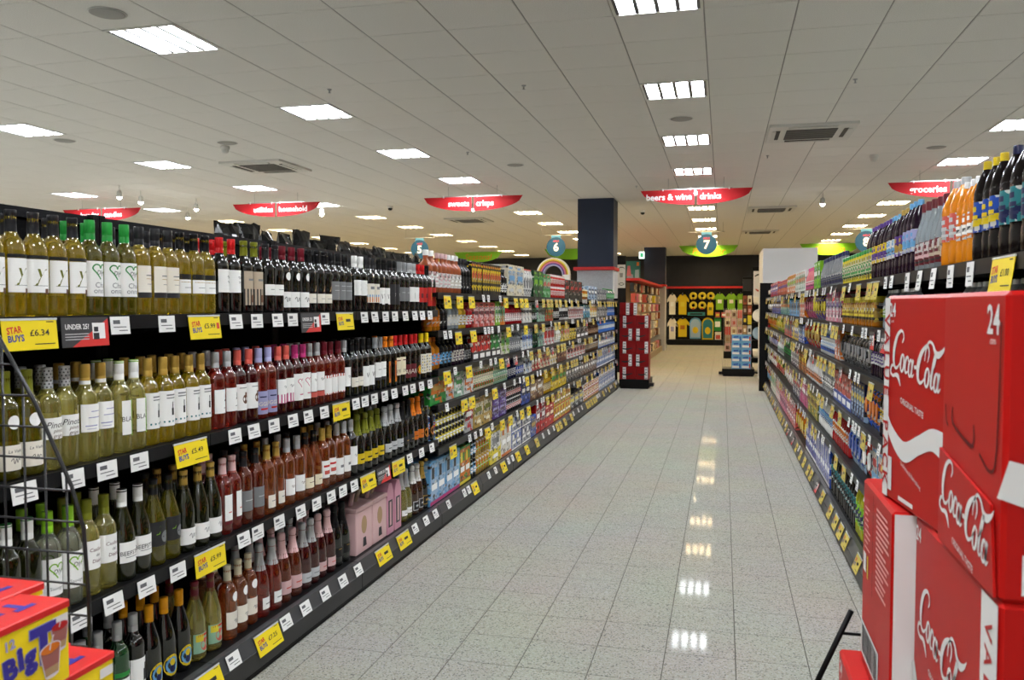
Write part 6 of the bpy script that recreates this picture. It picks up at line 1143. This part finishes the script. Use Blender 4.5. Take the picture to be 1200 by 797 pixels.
# far right: blue box stack, wire baskets, white plates, partition
x0, x1 = atY(846, 440, 18.7)[0], atY(884, 440, 18.7)[0]
t = thing('display_plinth', 'low black plinth under the far blue box stack', 'plinth', ((x0 + x1) / 2, 18.7, 0)); W = x1 - x0
ob('body', MB().bbox(-W / 2, W / 2, 0, .7, .03, .16, BLACK_METAL, .005), t); ob('foot', MB().box(-W / 2 + .02, W / 2 - .02, .02, .68, 0, .03, BLACK_METAL), t); ob('bumper', MB().bbox(-W / 2 - .07, -W / 2, .1, .3, .03, .09, DARK_METAL, .005), t)
for j in range(9): ob('basket_wire', MB().tube([(-W / 2 + .01, .05 + .07 * j, .16), (-W / 2 + .01, .05 + .07 * j, .55)], .004, STEEL, 5), t)
xb = atY(857, 440, 18.7)[0]; xe = atY(880, 440, 18.7)[0]; bw = (xe - xb) / 2
for lay in range(5):
    for c_ in range(2):
        t = thing('boxed_pack', 'blue and white box, %s of %s layer in far stack' % ('left' if c_ == 0 else 'right', ('bottom', 'second', 'third', 'fourth', 'top')[lay]), 'box', (xb + bw * (c_ + .5), 18.75, .16 + .148 * lay), 0, group='far stack of blue boxes')
        ob('box', MB().bbox(-bw / 2 + .002, bw / 2 - .002, 0, .3, 0, .145, paint('sky', .45), .004), t)
        q = MB().add([(-bw * .42, -.001, .02), (bw * .3, -.001, .02), (bw * .3, -.001, .06), (-bw * .42, -.001, .07)], [(0, 1, 2, 3)], CWHITE).add([(bw * .3, -.0015, .02), (bw * .42, -.0015, .02), (bw * .42, -.0015, .11), (bw * .3, -.0015, .11)], [(0, 1, 2, 3)], paint('scarlet' if c_ else 'blue', .5)).add([(-bw * .3, -.001, .08), (bw * .2, -.001, .09), (bw * .2, -.001, .12), (-bw * .3, -.001, .11)], [(0, 1, 2, 3)], paint('blue', .5)); ob('print', q, t)
x0, x1 = atY(848, 400, 25)[0], atY(872, 400, 25)[0]; W = x1 - x0
t = thing('wire_basket', 'tall wire basket of beige packets behind the blue boxes', 'basket', ((x0 + x1) / 2, 25, 0))
ob('base', MB().bbox(-W / 2, W / 2, 0, .6, 0, .2, BLACK_METAL, .005), t)
for j in range(10): ob('wire', MB().tube([(-W / 2 + W * j / 9, .01, .2), (-W / 2 + W * j / 9, .01, 1.45)], .005, STEEL, 5), t)
for lay in range(5):
    for c_ in range(3):
        tag(ob('snack_packet', MB().bbox(-W * .14, W * .14, 0, .3, 0, .235, paint(('blush', 'beige', 'coral', 'cream')[(lay + c_) % 4], .5), .01).add([(-W * .08, -.001, .06), (W * .08, -.001, .06), (W * .08, -.001, .16), (-W * .08, -.001, .16)], [(0, 1, 2, 3)], paint(('brown', 'coral', 'tan')[(lay * 2 + c_) % 3], .5)), None, ((x0 + x1) / 2 + W * .3 * (c_ - 1), 25.1, .2 + .24 * lay)), '%s packet of %s layer in the far wire basket' % (('left', 'middle', 'right')[c_], ('bottom', 'second', 'third', 'fourth', 'top')[lay]), 'packet', 'packets in the far wire basket')
x0 = atY(870, 400, 22)[0]; x1 = atY(881, 400, 22)[0]; W = x1 - x0
t = thing('peg_stand', 'black stand of hanging packets left of the plate shelves', 'stand', ((x0 + x1) / 2, 22, 0)); ob('back', MB().bbox(-W / 2, W / 2, .2, .26, 0, 2.25, BLACK_METAL, .005), t); ob('header', MB().box(-W / 2, W / 2, .12, .2, 1.9, 2.2, paint('charcoal', .5)), t); ob('base', MB().bbox(-W / 2, W / 2, -.1, .2, 0, .15, BLACK_METAL, .005), t)
for r_ in range(6):
    for c_ in range(2):
        col = rnd.choice(pc); tag(ob('hanging_packet', MB().bbox(-W * .22, W * .22, 0, .12, 0, .23, paint(col, .4), .01).add([(-W * .12, -.001, .06), (W * .12, -.001, .06), (W * .12, -.001, .15), (-W * .12, -.001, .15)], [(0, 1, 2, 3)], paint(rnd.choice(pc), .5)), None, ((x0 + x1) / 2 + W * .25 * (2 * c_ - 1), 22.07, .3 + .25 * r_)), '%s hanging packet in row %s of the far peg stand' % (('left', 'right')[c_], ('one', 'two', 'three', 'four', 'five', 'six')[r_]), 'packet', 'packets on the far peg stand')
x0, x1 = atY(881, 400, 19.6)[0], .98; W = x1 - x0
t = thing('plate_shelves', 'tall black shelf unit with white dishes past the right run', 'shelving', ((x0 + x1) / 2, 19.6, 0)); ob('back', MB().box(-W / 2, W / 2, .3, .34, 0, 2.4, BLACK_METAL), t)
for z in (.0, .32, .72, 1.12, 1.52): ob('shelf', MB().box(-W / 2, W / 2, 0, .3, z, z + .03, BLACK_METAL), t)
ps = ob('poster_board', MB().box(-W / 2 + .02, W / 2 - .1, -.0, .02, 1.72, 2.3, CWHITE), t)
q = MB(); ribbon(q, [(-.12, 2.18, .02), (-.05, 2.22, .03), (.03, 2.2, .01)], paint('charcoal'), lambda u, v: (u, -.002, v)); ribbon(q, [(-.1, 1.9, .02), (-.04, 1.86, .04), (.04, 1.9, .01)], paint('coral'), lambda u, v: (u, -.002, v)); ob('poster_print', q, ps)
for k, (z, r) in enumerate(((.75, .15), (1.15, .15))):
    t = tag(ob('dinner_plate', MB().lathe([(0, .01), (r * .6, .0), (r * .65, .012), (r, .03), (r, .036), (r * .62, .02), (0, .016)], gloss(('white', 'pale_blue')[1 - k], .2), 20), None, (x0 + .16, 19.74, z + r), rot=(PI / 2 - .15, 0, 0)), '%s round plate standing on the far black shelves' % ('pale blue', 'white')[k], 'plate')
for k, z in enumerate((.03, .35, 1.55)):
    tag(ob('ceramic_stack', MB().lathe([(0, 0), (.1, 0), (.12, .05), (.12, .06), (.125, .12), (.125, .13), (.13, .2), (.12, .2), (0, .19)], gloss('ivory', .3), 16), None, (x0 + .15, 19.75, z)), 'ivory dish stack on the %s far black shelf' % ('bottom', 'second', 'top')[k], 'dishes', 'ivory dishes on the far black shelves')
xw0, xw1 = atY(894, 320, 16.8)[0], atY(958, 320, 16.8)[0]
struct('wall_partition', MB().box(xw0, xw1, 16.8, 18.6, 0, 2.62, mat('partition_white', (206, 206, 208), .7)))
# rainbow arch seen over the left run
xr_, zr_ = atY(648, 322, 17.5)
t = thing('rainbow_arch', 'large curved rainbow display arch over the left shelves', 'arch', (xr_, 17.5, 0))
R0 = .36
for k, c in enumerate(('ivory', 'lemon', 'amber', 'pink', 'purple', 'lilac')):
    r1, r2 = R0 - .028 * k, R0 - .028 * (k + 1); n = 24
    pts = [(r1 * math.cos(PI * i / n), zr_ + r1 * math.sin(PI * i / n)) for i in range(n + 1)] + [(r2 * math.cos(PI * i / n), zr_ + r2 * math.sin(PI * i / n)) for i in reversed(range(n + 1))]
    b = MB(); m = paint(c, .5)
    for i in range(n):
        a0, a1 = PI * i / n, PI * (i + 1) / n; v = []
        for y in (0, .12): v += [(r1 * math.cos(a0), y, zr_ + r1 * math.sin(a0)), (r1 * math.cos(a1), y, zr_ + r1 * math.sin(a1)), (r2 * math.cos(a1), y, zr_ + r2 * math.sin(a1)), (r2 * math.cos(a0), y, zr_ + r2 * math.sin(a0))]
        b.add(v, [(0, 3, 2, 1), (4, 5, 6, 7), (0, 1, 5, 4), (2, 3, 7, 6)], m)
    ob('band', b, t)
for s in (-1, 1): ob('arch_post', MB().box(s * (R0 - .16) if s > 0 else -R0, R0 if s > 0 else -(R0 - .16), 0, .12, 0, zr_, CWHITE), t)
# exit sign by the second column
xe_, ze_ = atY(752, 299, 28.6)
t = thing('exit_sign', 'small lit green and white exit sign by the far column', 'sign', (xe_, 28.6, ze_))
ob('panel', MB().box(-.09, .09, 0, .04, -.12, .12, mat('exit_white', (220, 240, 230), .5, emit=1.2)), t); ob('figure', MB().box(-.05, .05, -.004, 0, -.07, .07, mat('exit_green', (60, 160, 110), .5, emit=.8)), t); ob('rod', MB().tube([(0, .02, .12), (0, .02, CEIL - ze_ - .0005)], .006, STEEL, 6), t)
